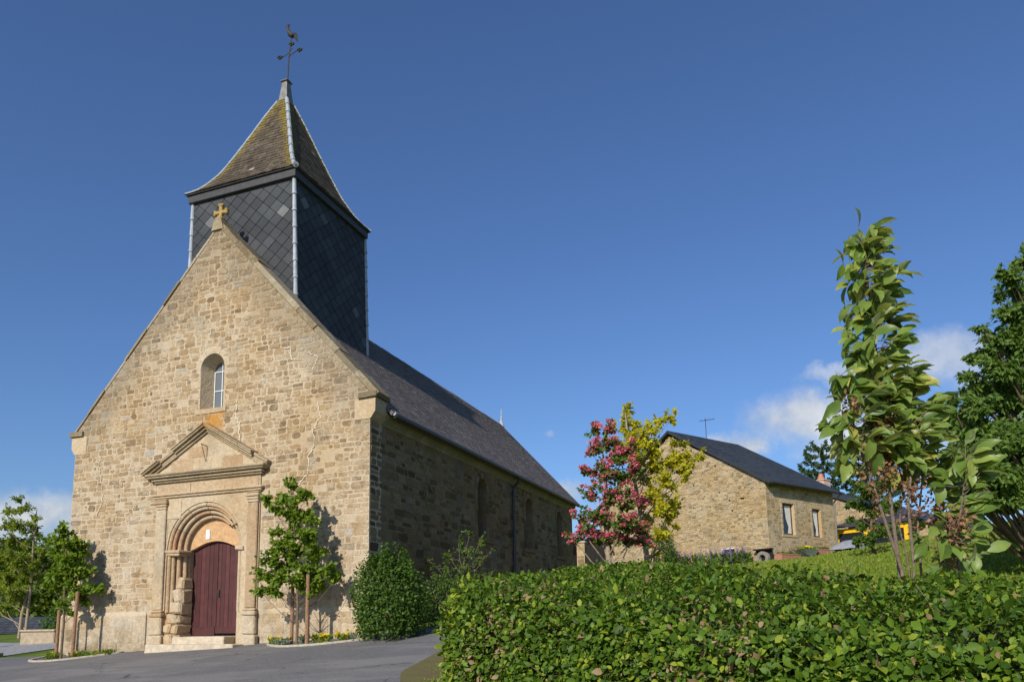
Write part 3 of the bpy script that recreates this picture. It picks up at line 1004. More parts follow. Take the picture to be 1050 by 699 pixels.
for k in range(3):
    a0, a1 = PI * k / 3, PI * (k + 1) / 3
    r0, r1 = 0.39, 0.56 + 0.03 * (k % 2)
    aa = [a0 + 0.015 + (a1 - a0 - 0.03) * q / 6 for q in range(7)]
    pp = [(AX + r0 * math.cos(a), 6.93 + r0 * math.sin(a)) for a in aa] + [(AX + r1 * math.cos(a), 6.93 + r1 * math.sin(a)) for a in aa[::-1]]
    sr.extrude(pp, fac, -0.010 - 0.002 * k, 0.005, rr.uniform(0.7, 1))
sr.box((AX - 0.50, -0.035, 5.70), (AX + 0.50, 0.30, 5.815), 0.5, j=0.01)
sr.build('window_surround', M['ashlar'], CH)

# ---- portal
random.seed(31)
po = MB()
PX0, PX1 = -6.45, -3.10
loopO = [(PX0, -0.7), (PX1, -0.7), (PX1, 4.05), (PX0, 4.05)]
po.extrude(loopO, fac, -0.045, 0.02, 0.62, 0, holes=[DOORHOLE])
# ashlar joints: slightly proud blocks between the pilasters and the arch
ra = random.Random(14)
for z0, z1 in ((2.95, 3.5), (2.45, 2.95), (1.95, 2.45)):
    for s in (-1, 1):
        zc = (z0 + z1) / 2
        k = math.sqrt(max(0, 1.33 ** 2 - max(0, zc - 2.15) ** 2)) if zc - 2.15 < 1.33 else 0.0
        a, b = sorted((AX + s * max(k, 0.03), AX + s * 1.33))
        stone_face(po, a, b, z0, z1, lambda u, w_, z: V((u, w_ - 0.045, z)), ra, w1=0.012, gap=0.006, j=0.004)
for a, b in ((-6.42, -5.3), (-5.3, -4.2), (-4.2, -3.13)):        # frieze
    stone_face(po, a, b, 3.645, 3.90, lambda u, w_, z: V((u, w_ - 0.045, z)), ra, w1=0.018, gap=0.004, j=0.003, tint=ra.uniform(0.15, 0.45))
# pilasters, pedestals, capitals
for xc in (-6.21, -3.27):
    po.cbox((xc - 0.15, -0.115, 0.62), (xc + 0.15, -0.04, 3.22), 0.02, ra.random(), j=0.004)
    for (e, za, zb) in ((0.012, 3.22, 3.29), (0.028, 3.294, 3.36), (0.05, 3.364, 3.45), (0.03, 3.454, 3.50)):
        po.cbox((xc - 0.15 - e, -0.115 - e, za), (xc + 0.15 + e, -0.035, zb), 0.02, ra.random(), j=0.003)
    for (e, za, zb) in ((0.04, 0.44, 0.54), (0.015, 0.545, 0.615)):
        po.cbox((xc - 0.17 - e, -0.13 - e, za), (xc + 0.17 + e, -0.035, zb), 0.025, ra.random(), j=0.006)
    po.cbox((xc - 0.19, -0.15, -0.02), (xc + 0.19, -0.035, 0.435), 0.03, ra.random(), j=0.008)
    po.cbox((xc - 0.23, -0.21, -0.72), (xc + 0.25, -0.035, -0.025), 0.03, ra.random(), j=0.012)
# string under the frieze and the pediment cornice
for (x0, x1, y, za, zb) in ((-6.52, -3.04, -0.10, 3.52, 3.575), (-6.56, -3.0, -0.135, 3.579, 3.64)):
    po.cbox((x0, y, za), (x1, 0, zb), 0.02, 0.5)
po.build('portal_frame', M['ashlar'], CH)

pd = MB()
for (x0, x1, y, za, zb, t) in ((-6.50, -3.02, -0.12, 3.93, 3.975, 0.5), (-6.56, -2.98, -0.17, 3.979, 4.045, 0.6), (-6.66, -2.90, -0.24, 4.049, 4.10, 0.35), (-6.70, -2.86, -0.27, 4.104, 4.17, 0.7)):
    pd.cbox((x0, y, za), (x1, 0, zb), 0.018, t, j=0.004)
for sx in (-1, 1):
    A = V((AX + sx * 2.04, 0, 4.19)); B = V((AX + 0.0, 0, 5.36))
    if sx > 0: A = V((AX + 1.98, 0, 4.22))
    L = (B - A).length; d = (B - A) / L
    nn = V((-d.z * sx * -1, 0, abs(d.x)))
    nn = V((d.z * sx, 0, abs(d.x)))
    cuts = [0, 0.62, 1.15, 1.75, L] if sx < 0 else [0, 0.5, 0.98, 1.7, L]
    for i in range(4):
        s0, s1 = cuts[i] + 0.006, cuts[i + 1] - 0.006
        broken = (sx < 0 and i == 1) or (sx > 0 and i == 0)
        for (h0, h1, y) in (((-0.17, -0.11, -0.11), (-0.107, -0.05, -0.17), (-0.047, 0.0, -0.24), (0.003, 0.045, -0.27)) if not broken else ((-0.18, -0.05, -0.12), (-0.047, 0.02, -0.16))):
            p0, p1 = A + d * s0, A + d * s1
            jj = lambda: random.uniform(-0.008, 0.008)
            ring = [p0 + nn * h0 + V((0, y, 0)), p0 + nn * h0, p1 + nn * h0, p1 + nn * h0 + V((0, y, 0)),
                    p0 + nn * h1 + V((0, y + jj(), 0)), p0 + nn * h1, p1 + nn * h1, p1 + nn * h1 + V((0, y + jj(), 0))]
            pd.hexa(ring if sx > 0 else [ring[i2] for i2 in (3, 2, 1, 0, 7, 6, 5, 4)], random.random())
pd.build('pediment_cornice', M['moulding'], CH)
tp = MB()
tp.extrude([(AX - 1.72, 4.186), (AX + 1.70, 4.186), (AX, 5.17)], fac, -0.06, 0.0, 0.62)
for a, b, z0, z1 in ((AX - 1.2, AX - 0.45, 4.20, 4.52), (AX - 0.45, AX + 0.5, 4.20, 4.52), (AX + 0.5, AX + 1.15, 4.20, 4.50), (AX - 0.62, AX + 0.02, 4.53, 4.82), (AX + 0.02, AX + 0.6, 4.53, 4.80)):
    stone_face(tp, a, b, z0, z1, lambda u, w_, z: V((u, w_ - 0.06, z)), ra, w1=0.010, gap=0.004, j=0.003)
tp.build('tympanum', M['ashlar'], CH)
sdl = MB()
sdl.tube([(AX - 0.02, -0.28, 4.82), (AX - 0.02, -0.06, 4.80)], 0.012, 6)
sdl.tube([(AX - 0.02, -0.26, 4.82), (AX - 0.02, -0.09, 4.40)], 0.008, 6)
sdl.build('sundial_rod', M['iron'], CH)

# arch orders: a splayed reveal with three rolls, the rolls lost at the lower right
ar = MB()
N_ = 40
prof = [(1.205, -0.045), (1.205, 0.0), (1.12, 0.03), (1.10, 0.10), (0.99, 0.13), (0.97, 0.20), (0.88, 0.23), (0.86, 0.30), (0.79, 0.34), (0.785, 0.47)]
for i in range(N_):
    a0, a1 = PI * i / N_, PI * (i + 1) / N_
    tt = ra.random() if i % 5 == 0 else tt
    for (r0, y0), (r1, y1) in zip(prof, prof[1:]):
        P = lambda r, a, y: V((AX - 0.02 + r * math.cos(a), y, 2.15 + r * math.sin(a)))
        ar.quad(P(r0, a0, y0), P(r0, a1, y0), P(r1, a1, y1), P(r1, a0, y1), tt)
for (r, y, rt, aend) in ((1.135, 0.0, 0.052, 30), (1.055, 0.055, 0.048, 42), (0.955, 0.145, 0.052, 36), (0.845, 0.245, 0.05, 46)):
    for (b0, b1) in ((180, 150), (149, 118), (117, 88), (87, aend)):
        ar.tube([(AX - 0.02 + r * math.cos(math.radians(b0 + (b1 - b0) * k / 8)), y, 2.15 + r * math.sin(math.radians(b0 + (b1 - b0) * k / 8))) for k in range(9)], rt, 10, ra.random())
ar.build('arch_moulding', M['red_stone'], CH)

jb = MB(); jb2 = MB()
for s in (-1, 1):
    cxx = AX - 0.02
    for (r0, y0), (r1, y1) in zip(prof, prof[1:]):
        for (za, zb) in ((-0.6, 0.62), (0.62, 1.2), (1.2, 1.75), (1.75, 2.15)):
            (jb if s < 0 else jb2).quad(V((cxx + s * r0, y0, za)), V((cxx + s * r0, y0, zb)), V((cxx + s * r1, y1, zb)), V((cxx + s * r1, y1, za)), ra.random())
for (r, y, rt) in ((1.135, 0.0, 0.052), (1.055, 0.055, 0.048), (0.955, 0.145, 0.055), (0.845, 0.245, 0.05)):
    jb.tube([(AX - 0.02 - r, y, 0.55), (AX - 0.02 - r, y, 1.2), (AX - 0.02 - r, y, 2.06)], rt, 10, ra.uniform(0.3, 1))
    if y < 0.02:
        jb2.tube([(AX - 0.02 + r, y, 0.55), (AX - 0.02 + r, y, 2.06)], rt, 10, ra.uniform(0.5, 1))
# imposts
jb.cbox((AX - 1.25, -0.10, 2.07), (AX - 0.76, 0.36, 2.14), 0.02, 0.8, j=0.01)
jb.cbox((AX - 1.22, -0.075, 2.00), (AX - 0.78, 0.36, 2.066), 0.02, 0.7, j=0.01)
jb2.cbox((AX + 1.02, -0.10, 2.06), (AX + 1.26, 0.30, 2.15), 0.02, 0.8, j=0.01)
# eroded masonry at the foot of the left jamb
er = random.Random(19)
jbe = MB()
z = -0.35
while z < 1.42:
    h = er.uniform(0.20, 0.42)
    x0 = -5.98 + 0.16 * max(0, z) + er.uniform(-0.04, 0.03)
    y = -0.11 + 0.17 * max(0, z) + er.uniform(-0.03, 0.04)
    xm = x0 + er.uniform(0.2, 0.3)
    jbe.cbox((x0, y, z), (xm + 0.03, 0.44, z + h - 0.003), 0.045, er.uniform(.4, 1), j=0.03)
    jbe.cbox((xm - 0.03, y + er.uniform(0.03, 0.09), z + er.uniform(-.01, .01)), (-5.53 - er.uniform(0, 0.05), 0.44, z + h - 0.003), 0.045, er.uniform(.4, 1), j=0.03)
    z += h
jbe.build('jamb_footing', M['ashlar'], CH)
jb.build('door_jamb', M['red_stone'], CH)
jb2.build('door_jamb', M['ashlar'], CH)

ln_ = MB()
R_ = 0.80
lp = [(AX - R_, 2.0)]
lp = [(AX - 0.02 + R_ * math.cos(PI - PI * i / 24), 2.15 + R_ * math.sin(PI - PI * i / 24)) for i in range(25)]
lp += [(AX + 0.78 - 1.56 * i / 14 , 2.15 + 0.22 * math.sin(PI * i / 14)) for i in range(1, 14)]
ln_.extrude(lp[::-1], fac, 0.34, 0.60, 0.4)
ln_.build('lunette', M['lunette'], CH)
pq = MB()
pq.cbox((AX - 0.30, 0.315, 2.42), (AX - 0.17, 0.345, 2.68), 0.008)
pq.build('plaque', M['white'], CH)

do = MB()
x0, x1 = AX - 0.79, AX + 0.79
for k in range(2):
    a, b = (x0, AX - 0.005) if k == 0 else (AX + 0.005, x1)
    n = 6
    for i in range(n):
        ua, ub = a + (b - a) * i / n + 0.004, a + (b - a) * (i + 1) / n - 0.004
        zt = lambda u: 2.12 + 0.25 * math.sqrt(max(0, 1 - ((u - AX) / 0.80) ** 2))
        t = random.random()
        y = 0.455 + random.uniform(0, 0.006)
        do.add([V((ua, y, 0.16)), V((ub, y, 0.16)), V((ub, y, zt(ub))), V((ua, y, zt(ua))), V((ua, 0.52, 0.16)), V((ub, 0.52, 0.16)), V((ub, 0.52, zt(ub))), V((ua, 0.52, zt(ua)))],
               [(0, 1, 2, 3), (0, 3, 7, 4), (1, 5, 6, 2), (3, 2, 6, 7)], t)
    do.cbox((a + 0.003, 0.435, -0.05 if k == 0 else 0.0), (b - 0.003, 0.52, 0.17), 0.008, random.random())
do.box((AX - 0.03, 0.436, 0.17), (AX + 0.03, 0.456, 2.36), 0.3)
do.extrude([(x0, -0.3), (x1, -0.3), (x1, 2.12), (AX, 2.36), (x0, 2.12)], fac, 0.515, 0.545, 0.1, 1)
dr = do.build('door', [M['door'], M['dark']], CH)
dh = MB()
dh.cbox((AX + 0.05, 0.42, 0.93), (AX + 0.11, 0.437, 1.12), 0.005)
dh.tube([(AX + 0.08, 0.40, 1.05), (AX + 0.08, 0.375, 1.03), (AX + 0.08, 0.375, 0.97)], 0.010, 6)
dh.build('handle', M['iron'], dr)

st = MB()
st.cbox((-6.02, -0.62, -0.9), (-3.30, -0.05, -0.235), 0.02, 0.5, j=0.01)
st.build('door_step', M['step'], CH)
st = MB()
st.cbox((-5.62, -0.16, -0.3), (-3.98, 0.50, -0.062), 0.02, 0.5, j=0.01)
st.build('door_step', M['step'], CH)

# ---- side wall with three arched windows
side = lambda u, w_, z: V((-w_, u, z))        # u along the nave, w into the wall
SIDE_END = 17.25
SW = [arch_loop(yc, 0.37, 2.80, 4.35) for yc in (6.78, 11.30, 15.22)]
sw = MB()
sw.extrude([(0.55, -1.2), (SIDE_END, -1.2), (SIDE_END, 5.05), (0.55, 5.05)], side, 0.0, 0.6, 0.5, 1, holes=SW)


def side_spans(z0, z1):
    s = [(0.02, SIDE_END)]
    zc = (z0 + z1) / 2
    for yc in (6.78, 11.30, 15.22):
        if 2.6 < zc < 4.35:
            s = cut(s, yc - 0.56, yc + 0.56)
        elif zc >= 4.35:
            r = 0.56
            k = math.sqrt(max(0, r * r - (zc - 4.35) ** 2)) if zc - 4.35 < r else 0
            if k > 0.03:
                s = cut(s, yc - k, yc + k)
    return s


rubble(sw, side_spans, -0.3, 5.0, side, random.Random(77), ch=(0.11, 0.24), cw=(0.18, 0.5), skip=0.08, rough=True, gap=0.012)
rc = random.Random(22)
for pts in ([(2.2, 4.65), (2.7, 4.35), (2.9, 4.0), (2.75, 3.6), (3.0, 3.2)], [(2.9, 4.0), (3.35, 3.7), (3.5, 3.2)], [(1.7, 3.05), (2.3, 2.95), (2.5, 2.6)], [(4.0, 4.1), (4.8, 3.95), (5.3, 4.05)], [(8.0, 3.4), (8.5, 3.2)]):
    crack(pts, 0.06, sw, side, 1)
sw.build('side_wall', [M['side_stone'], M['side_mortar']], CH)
for yc, lp in zip((6.78, 11.30, 15.22), SW):
    wn = MB()
    wn.extrude(lp, side, 0.30, 0.34, 0.5)
    wo = wn.build('arched_window', M['leaded'], CH)
    fr = MB()
    rr = random.Random(int(yc))
    z = 2.80
    while z < 4.34:
        h = min(rr.uniform(0.28, 0.42), 4.36 - z)
        for s in (-1, 1):
            a, b = sorted((yc + s * 0.372, yc + s * 0.56))
            stone_face(fr, a, b, z, z + h, side, rr, w1=0.022, gap=0.004, j=0.003)
        z += h
    for k in range(7):
        a0, a1 = PI * k / 7, PI * (k + 1) / 7
        pp = [(yc + r * math.cos(a), 4.35 + r * math.sin(a)) for r, a in ((0.372, a0 + 0.01), (0.56, a0 + 0.01), (0.56, a1 - 0.01), (0.372, a1 - 0.01))]
        fr.extrude(pp, side, -0.022, 0.01, rr.random())
    fr.box((-0.2, yc - 0.6, 2.66), (0.06, yc + 0.6, 2.795), 0.5)
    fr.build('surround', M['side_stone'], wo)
    br = MB()
    for k in range(1, 6):
        zz = 2.8 + k * 0.3
        br.box((-0.298, yc - 0.36, zz), (-0.28, yc + 0.36, zz + 0.02), 0.5)
    for k in (-1, 0, 1):
        br.box((-0.297, yc + k * 0.18 - 0.008, 2.82), (-0.282, yc + k * 0.18 + 0.008, 4.6), 0.5)
    br.build('window_bars', M['iron'], wo)
# other walls
ow_ = MB()
ow_.box((-9.6, 0.551, -1.2), (-9.0, 17.2, 5.05), 0.5)
ow_.box((-9.0, 16.7, -1.2), (-0.62, 17.22, 5.05), 0.5)
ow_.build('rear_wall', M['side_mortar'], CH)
# plinth of side wall
# cornice
for sx, xe in ((1, 0.0), (-1, -9.6)):
    cn = MB()
    fn = lambda u, w_, z, sx=sx, xe=xe: V((xe + sx * u, w_, z))
    cn.extrude([(-0.3, 4.955), (0.0, 4.955), (0.035, 4.97), (0.055, 5.03), (0.11, 5.10), (0.17, 5.125), (0.175, 5.235), (-0.3, 5.235)], fn, 0.565, SIDE_END + 0.05, 0.5)
    cn.build('cornice', M['cornice'], CH)
gt = MB()
gt.tube([(0.335, 0.58, 5.215), (0.335, 9.4, 5.205), (0.335, SIDE_END, 5.21)], 0.075, 10, 0.5)
gt.build('gutter', M['gutter'], CH)
gt = MB()
gt.tube([(-9.935, 0.58, 5.215), (-9.935, SIDE_END, 5.21)], 0.075, 10, 0.5)
gt.build('gutter', M['gutter'], CH)
ge = MB()
ge.tube([(0.345, 0.53, 5.235), (0.345, 0.575, 5.235)], 0.05, 12)
ge.build('gutter_end', M['lead'], CH)
dp = MB()
dp.tube([(0.335, 9.45, 5.14), (0.30, 9.45, 5.02), (0.12, 9.45, 4.86), (0.10, 9.45, 4.7), (0.10, 9.45, 0.5)], 0.055, 10)
for z in (4.6, 3.2, 1.8):
    dp.tube([(0.10, 9.45, z), (0.10, 9.45, z + 0.06)], 0.068, 10)
dp.build('drainpipe', M['gutter'], CH)

# ---- roof
RIDGE, EAVE_Z, EAVE_X = 10.385, 5.262, 0.36
rf = MB()
rr = random.Random(9)
for sx in (1, -1):
    ex = AX + sx * (EAVE_X - AX)
    Wv = V((AX - ex, 0, RIDGE - EAVE_Z)); Lw = Wv.length
    clip = [(0, 0), (16.85, 0), (20.55, Lw), (0, Lw)]
    if sx > 0:
        O, U = V((ex, 0.50, EAVE_Z)), V((0, 1, 0))
        base = [(0.50, 0), (17.3, 0), (21.0, Lw), (0.50, Lw)]
    else:
        O, U = V((ex, 0.50, EAVE_Z)), V((0, -1, 0))
        clip = [(-16.85, 0), (0, 0), (0, Lw), (-20.55, Lw)]
    Wn = Wv.normalized()
    N = (U.cross(Wn)).normalized()
    P = [O + U * u + Wn * v for u, v in clip]
    D_ = [p - N * 0.10 for p in P]
    rf.hexa([D_[0] - N * 0, D_[1], D_[2], D_[3], P[0] - N * 0.006, P[1] - N * 0.006, P[2] - N * 0.006, P[3] - N * 0.006], 0.1)
    tiles(rf, O, U, Wn, clip, 'rect', 0.22, 0.17, 0.013, rr, light=0.01)
rf.add([(EAVE_X, 17.33, EAVE_Z - 0.02), (AX, 21.03, RIDGE - 0.02), (-9.96, 17.33, EAVE_Z - 0.02), (AX, 17.33, EAVE_Z - 0.02)], [(0, 1, 3), (3, 1, 2)], 0.2)
rf.add([(EAVE_X, 17.2, 5.05), (AX, 21.0, 5.2), (-9.96, 17.2, 5.05), (AX, 21.02, RIDGE - 0.05)], [(0, 1, 2)], 0.2)
for k in range(38):
    y0 = 0.52 + k * 0.538
    a = rr.uniform(-0.01, 0.01)
    rf.hexa([V((AX - 0.13, y0, RIDGE - 0.10)), V((AX + 0.13, y0, RIDGE - 0.10)), V((AX + 0.13, y0 + 0.53, RIDGE - 0.10)), V((AX - 0.13, y0 + 0.53, RIDGE - 0.10)),
             V((AX - 0.02, y0, RIDGE + 0.045 + a)), V((AX + 0.02, y0, RIDGE + 0.045 + a)), V((AX + 0.02, y0 + 0.53, RIDGE + 0.04 + a)), V((AX - 0.02, y0 + 0.53, RIDGE + 0.04 + a))], rr.random())
rf.build('nave_roof', M['slate_roof'], CH)
fn_ = MB()
fn_.lathe((AX, 20.95, RIDGE), [(0.0, 0.95), (0.02, 0.9), (0.035, 0.5), (0.07, 0.4), (0.05, 0.33), (0.11, 0.12), (0.16, 0.0), (0.16, -0.1)], 10)
fn_.build('ridge_finial', M['lead'], CH)

# ---- tower
TW = thing('bell_tower', None, None, (0, 0, 0))
bpy.data.objects.remove(TW)
tb = MB()
rt_ = random.Random(12)
YF, YB, YBb = 0.86, 4.50, 4.42
zt, zb = 12.42, 7.0
XL, XR, XRb = -6.59, -3.03, -2.80
core = [V((XL + 0.02, YF + 0.02, zb)), V((XRb - 0.02, YF + 0.02, zb)), V((XRb - 0.02, YBb - 0.02, zb)), V((XL + 0.02, YBb - 0.02, zb)),
        V((XL + 0.02, YF + 0.02, zt)), V((XR - 0.02, YF + 0.02, zt)), V((XR - 0.02, YB - 0.02, zt)), V((XL + 0.02, YB - 0.02, zt))]
tb.hexa(core, 0.1, 1)
hT = zt - zb
tiles(tb, (XL, YF, zb), (1, 0, 0), (0, 0, 1), [(0, 0), (XRb - XL, 0), (XR - XL, hT), (0, hT)], 'diamond', 0.46, 0.205, 0.012, rt_, light=0.03)
Wr = V((XR - XRb, 0, hT))
tiles(tb, (XRb, YF, zb), (0, 1, 0), Wr, [(0, 0), (YBb - YF, 0), (YB - YF, Wr.length), (0, Wr.length)], 'diamond', 0.46, 0.205, 0.012, rt_, light=0.02)
Wb = V((0, YB - YBb, hT))
tiles(tb, (XRb, YBb, zb), (-1, 0, 0), Wb, [(0, 0), (XRb - XL, 0), (XRb - XL, Wb.length), (XRb - XR, Wb.length)], 'diamond', 0.46, 0.205, 0.012, rt_, light=0.02)
tiles(tb, (XL, YBb, zb), (0, -1, 0), (0, 0, 1), [(0, 0), (YBb - YF, 0), (YBb - YF, hT), (YBb - YB, hT)], 'diamond', 0.46, 0.205, 0.012, rt_, light=0.02)
tower = tb.build('tower_cladding', [M['slate_tower'], M['gap_core']], CH)
for (xb, yb, xt, yt_) in ((XRb, YF, XR, YF), (XL, YF, XL, YF), (XRb, YBb, XR, YB), (XL, YBb, XL, YB)):
    n = 11
    cl_ = MB()
    for k in range(n):
        f0, f1 = k / n, (k + 1) / n + 0.004
        p = lambda f: V((xb + (xt - xb) * f, yb + (yt_ - yb) * f, zb + hT * f))
        cl_.tube([p(f0), p(f0) + (p(f1) - p(f0)) * 0.12, p(f1)], [0.075, 0.062, 0.052], 10, rt_.random())
    cl_.build('corner_flashing', M['lead'], tower)

CX, CY = -4.80, 2.63
fa = MB()
for (h, za, zb_, t) in ((1.88, 12.41, 12.63, 0.6), (1.935, 12.634, 12.67, 0.1)):
    fa.cbox((CX - h, CY - h, za), (CX + h, CY + h, zb_), 0.01, t)
fa.build('eaves_fascia', M['slate_board'], CH)

sp = MB()
rs = random.Random(6)
PROF = [(12.672, 1.95), (12.80, 1.79), (12.95, 1.655), (13.2, 1.485), (13.6, 1.265), (14.2, 1.02), (15.0, 0.715), (15.8, 0.42), (16.45, 0.16)]


def half(z):
    for (z0, h0), (z1, h1) in zip(PROF, PROF[1:]):
        if z <= z1:
            return h0 + (h1 - h0) * (z - z0) / (z1 - z0)
    return PROF[-1][1]


ROT = [(1, 0, 0, 1), (0, -1, 1, 0), (-1, 0, 0, -1), (0, 1, -1, 0)]


def spp(face, s, h, z, lift=0.0):
    """face frame: s along the face, outwards is -y for face 0"""
    a, b, c, d = ROT[face]
    x, y = s, -(h + lift)
    return V((CX + a * x + b * y, CY + c * x + d * y, z))


zc = [12.672]
while zc[-1] < 16.43:
    zc.append(min(16.45, zc[-1] + (0.085 if zc[-1] < 13 else 0.125)))
for fi in range(4):
    for i in range(len(zc) - 1):
        z0, z1 = zc[i], zc[i + 1]
        h0, h1 = half(z0), half(z1)
        sp.add([spp(fi, -h0, h0, z0, -0.01), spp(fi, h0, h0, z0, -0.01), spp(fi, h1, h1, z1, -0.01), spp(fi, -h1, h1, z1, -0.01)], [(0, 1, 2, 3)], 0.1)
        n = max(1, int(round(2 * h0 / 0.17)))
        off = 0.5 * (i % 2)
        for k in range(-1, n + 1):
            a0, a1 = (k + off) / n * 2 - 1, (k + 1 + off) / n * 2 - 1
            a0, a1 = max(-1, a0), min(1, a1)
            if a1 - a0 < 0.02:
                continue
            g = 0.003
            lf = 0.014 * rs.uniform(0.6, 1.7)
            t = rs.random() * 0.92
            if rs.random() < 0.004: t = 1.0
            mid = abs(a0 + a1) / 2 * h0
            edge = h0 - mid
            mo = max(0.0, 1.05 - edge / (0.34 + 0.22 * (16.6 - z0) / 4)) + 0.45 * sm(13.9, 15.6, z0)
            lp_ = lf + 0.004
            sp.add([spp(fi, a0 * h0 + g, h0, z0, lf), spp(fi, a1 * h0 - g, h0, z0, lf), spp(fi, a1 * h1 - g, h1, z1, 0.003), spp(fi, a0 * h1 + g, h1, z1, 0.003),
                    spp(fi, a0 * h0 + g, h0, z0, -0.008), spp(fi, a1 * h0 - g, h0, z0, -0.008)], [(0, 1, 2, 3), (4, 5, 1, 0)], t, 0, mo)
spire = sp.build('spire_roof', M['slate_spire'], CH)
for sx in (-1, 1):
    for sy in (-1, 1):
        hp = MB()
        hk = 1.6 if sx > 0 and sy < 0 else 0.9
        z = 12.68
        while z < 16.35:
            z1 = min(z + 0.42, 16.38)
            p = [V((CX + sx * half(q), CY + sy * half(q), q + 0.005)) for q in (z, z + 0.05, (z + z1) / 2, z1 + 0.02)]
            hp.tube(p, [0.050 * hk, 0.042 * hk, 0.040 * hk, 0.036 * hk], 8, rs.random())
            z = z1
        hp.build('hip_flashing', M['lead'], spire)
lc = MB()
for (z0, h0, z1, h1) in ((16.38, 0.19, 16.46, 0.155), (16.46, 0.155, 17.12, 0.088)):
    lc.hexa([V((CX - h0, CY - h0, z0)), V((CX + h0, CY - h0, z0)), V((CX + h0, CY + h0, z0)), V((CX - h0, CY + h0, z0)),
             V((CX - h1, CY - h1, z1)), V((CX + h1, CY - h1, z1)), V((CX + h1, CY + h1, z1)), V((CX - h1, CY + h1, z1))], 0.5)
lc.cbox((CX - 0.14, CY - 0.14, 17.124), (CX + 0.14, CY + 0.14, 17.15), 0.005, 0.2)
lc.build('lead_cap', M['lead_dark'], spire)

wk = MB()
wr = V((0.93, 0.36, 0))
P0 = V((CX + 0.04, CY, 0))
at = lambda r, z: P0 + wr * r + V((0, 0, z))
wk.tube([at(0, 17.1), at(0.02, 18.0), at(0.06, 18.55), at(0.10, 18.78)], [0.022, 0.020, 0.016, 0.012], 8)
wk.tube([at(-0.26, 18.00), at(-0.10, 18.06), at(0.03, 18.18), at(0.12, 18.34)], 0.014, 6)
wk.tube([at(0.0, 17.98), at(0.08, 18.10), at(0.24, 18.22), at(0.34, 18.26)], 0.014, 6)
for (r, z, tx) in ((-0.27, 18.0, 0), (0.35, 18.265, 0), (0.085, 18.47, 1)):
    for da, dz in ((0.07, 0.0), (-0.07, 0.01), (0.0, 0.06), (0.0, -0.055), (0.09, 0.05)):
        wk.lathe(at(r + da * 0.7, z + dz * 0.7), [(0.0, -0.035), (0.035, -0.015), (0.04, 0.01), (0.0, 0.04)], 7, 0.5)
wko = wk.build('weathervane', M['iron'], spire)
ck = MB()
body = [(-0.02, 19.16, 0.018), (-0.045, 19.10, 0.045), (-0.03, 19.0, 0.05), (0.0, 18.90, 0.065), (0.05, 18.82, 0.085), (0.11, 18.78, 0.085), (0.17, 18.79, 0.06)]
ck.tube([at(r, z) for r, z, _ in body], [q for _, _, q in body], 10)
ck.tube([at(-0.06, 19.11), at(-0.13, 19.09)], [0.018, 0.004], 6)
for k in range(3):
    ck.tube([at(-0.055 + k * 0.03, 19.14), at(-0.05 + k * 0.035, 19.205 - 0.01 * k)], [0.018, 0.008], 6)
for k in range(5):
    ck.tube([at(0.15, 18.79), at(0.22, 18.86 - k * 0.045), at(0.26 + 0.01 * k, 18.82 - k * 0.07)], [0.035, 0.03, 0.01], 6)
ck.build('weathercock', M['iron'], wko)


# ================================================================ BARN
B0 = V((8.147, 26.4, 0))
ba = math.radians(57.0)
DL = V((math.cos(ba), math.sin(ba), 0)); GL = V((-math.sin(ba), math.cos(ba), 0))
BN = thing('stone_barn', 'long rubble stone barn with blue slate roof and two brown windows', 'barn', B0 + GL * 6 + DL * 4 + V((0, 0, 3.0)))
bg_ = lambda u, w_, z: B0 + GL * u + DL * w_ + V((0, 0, z))           # gable face
bl_ = lambda t, w_, z: B0 + DL * t + GL * w_ + V((0, 0, z))           # long wall face
GW = 12.9
rb = random.Random(40)
holes_g = [[(2.2, 2.9), (3.08, 2.9), (3.08, 3.88), (2.2, 3.88)]]
puts = [(6.35, 9.9, .18, .12), (5.5, 10.0, .2, .13), (4.9, 9.8, .2, .16), (6.2, 9.2, .2, .12), (3.2, 8.6, .13, .16), (3.0, 7.05, .1, .12), (4.8, 7.7, .1, .12), (2.35, 6.5, .14, .12), (1.5, 6.5, .26, .1), (2.2, 5.9, .12, .14), (1.25, 5.5, .1, .1), (4.9, 6.4, .12, .1), (3.7, 6.3, .1, .12), (8.0, 7.4, .12, .14), (6.8, 5.9, .12, .12)]
for (u, z, a, b) in puts:
    holes_g.append([(u - a / 2, z - b / 2), (u + a / 2, z - b / 2), (u + a / 2 + .02, z + b / 2), (u - a / 2 - .01, z + b / 2)])
bm_ = MB()
bm_.extrude([(0, 1.5), (GW, 1.5), (GW, 7.25), (GW / 2, 11.0), (0, 7.25)], bg_, 0.0, 0.55, 0.5, 1, holes=holes_g)
for (u, z, a, b) in puts:
    q = [bg_(u + sx * (a / 2 + .03), 0.16, z + sz * (b / 2 + .03)) for sx, sz in ((-1, -1), (1, -1), (1, 1), (-1, 1))]
    bm_.quad(*q, 0.5, 2)


def gable_spans(z0, z1):
    if z1 < 7.25:
        s = [(0.0, GW)]
    else:
        h = (11.0 - z0 - .4 * (z1 - z0)) / (3.75 / 6.45)
        s = [(GW / 2 - h, GW / 2 + h)] if h > 0.15 else []
    if z0 < 3.9:
        s = cut(s, 2.1, 3.18)
    for (u, z, a, b) in puts:
        if z0 < z + b / 2 and z1 > z - b / 2:
            s = cut(s, u - a / 2 - 0.02, u + a / 2 + 0.03)
    return s


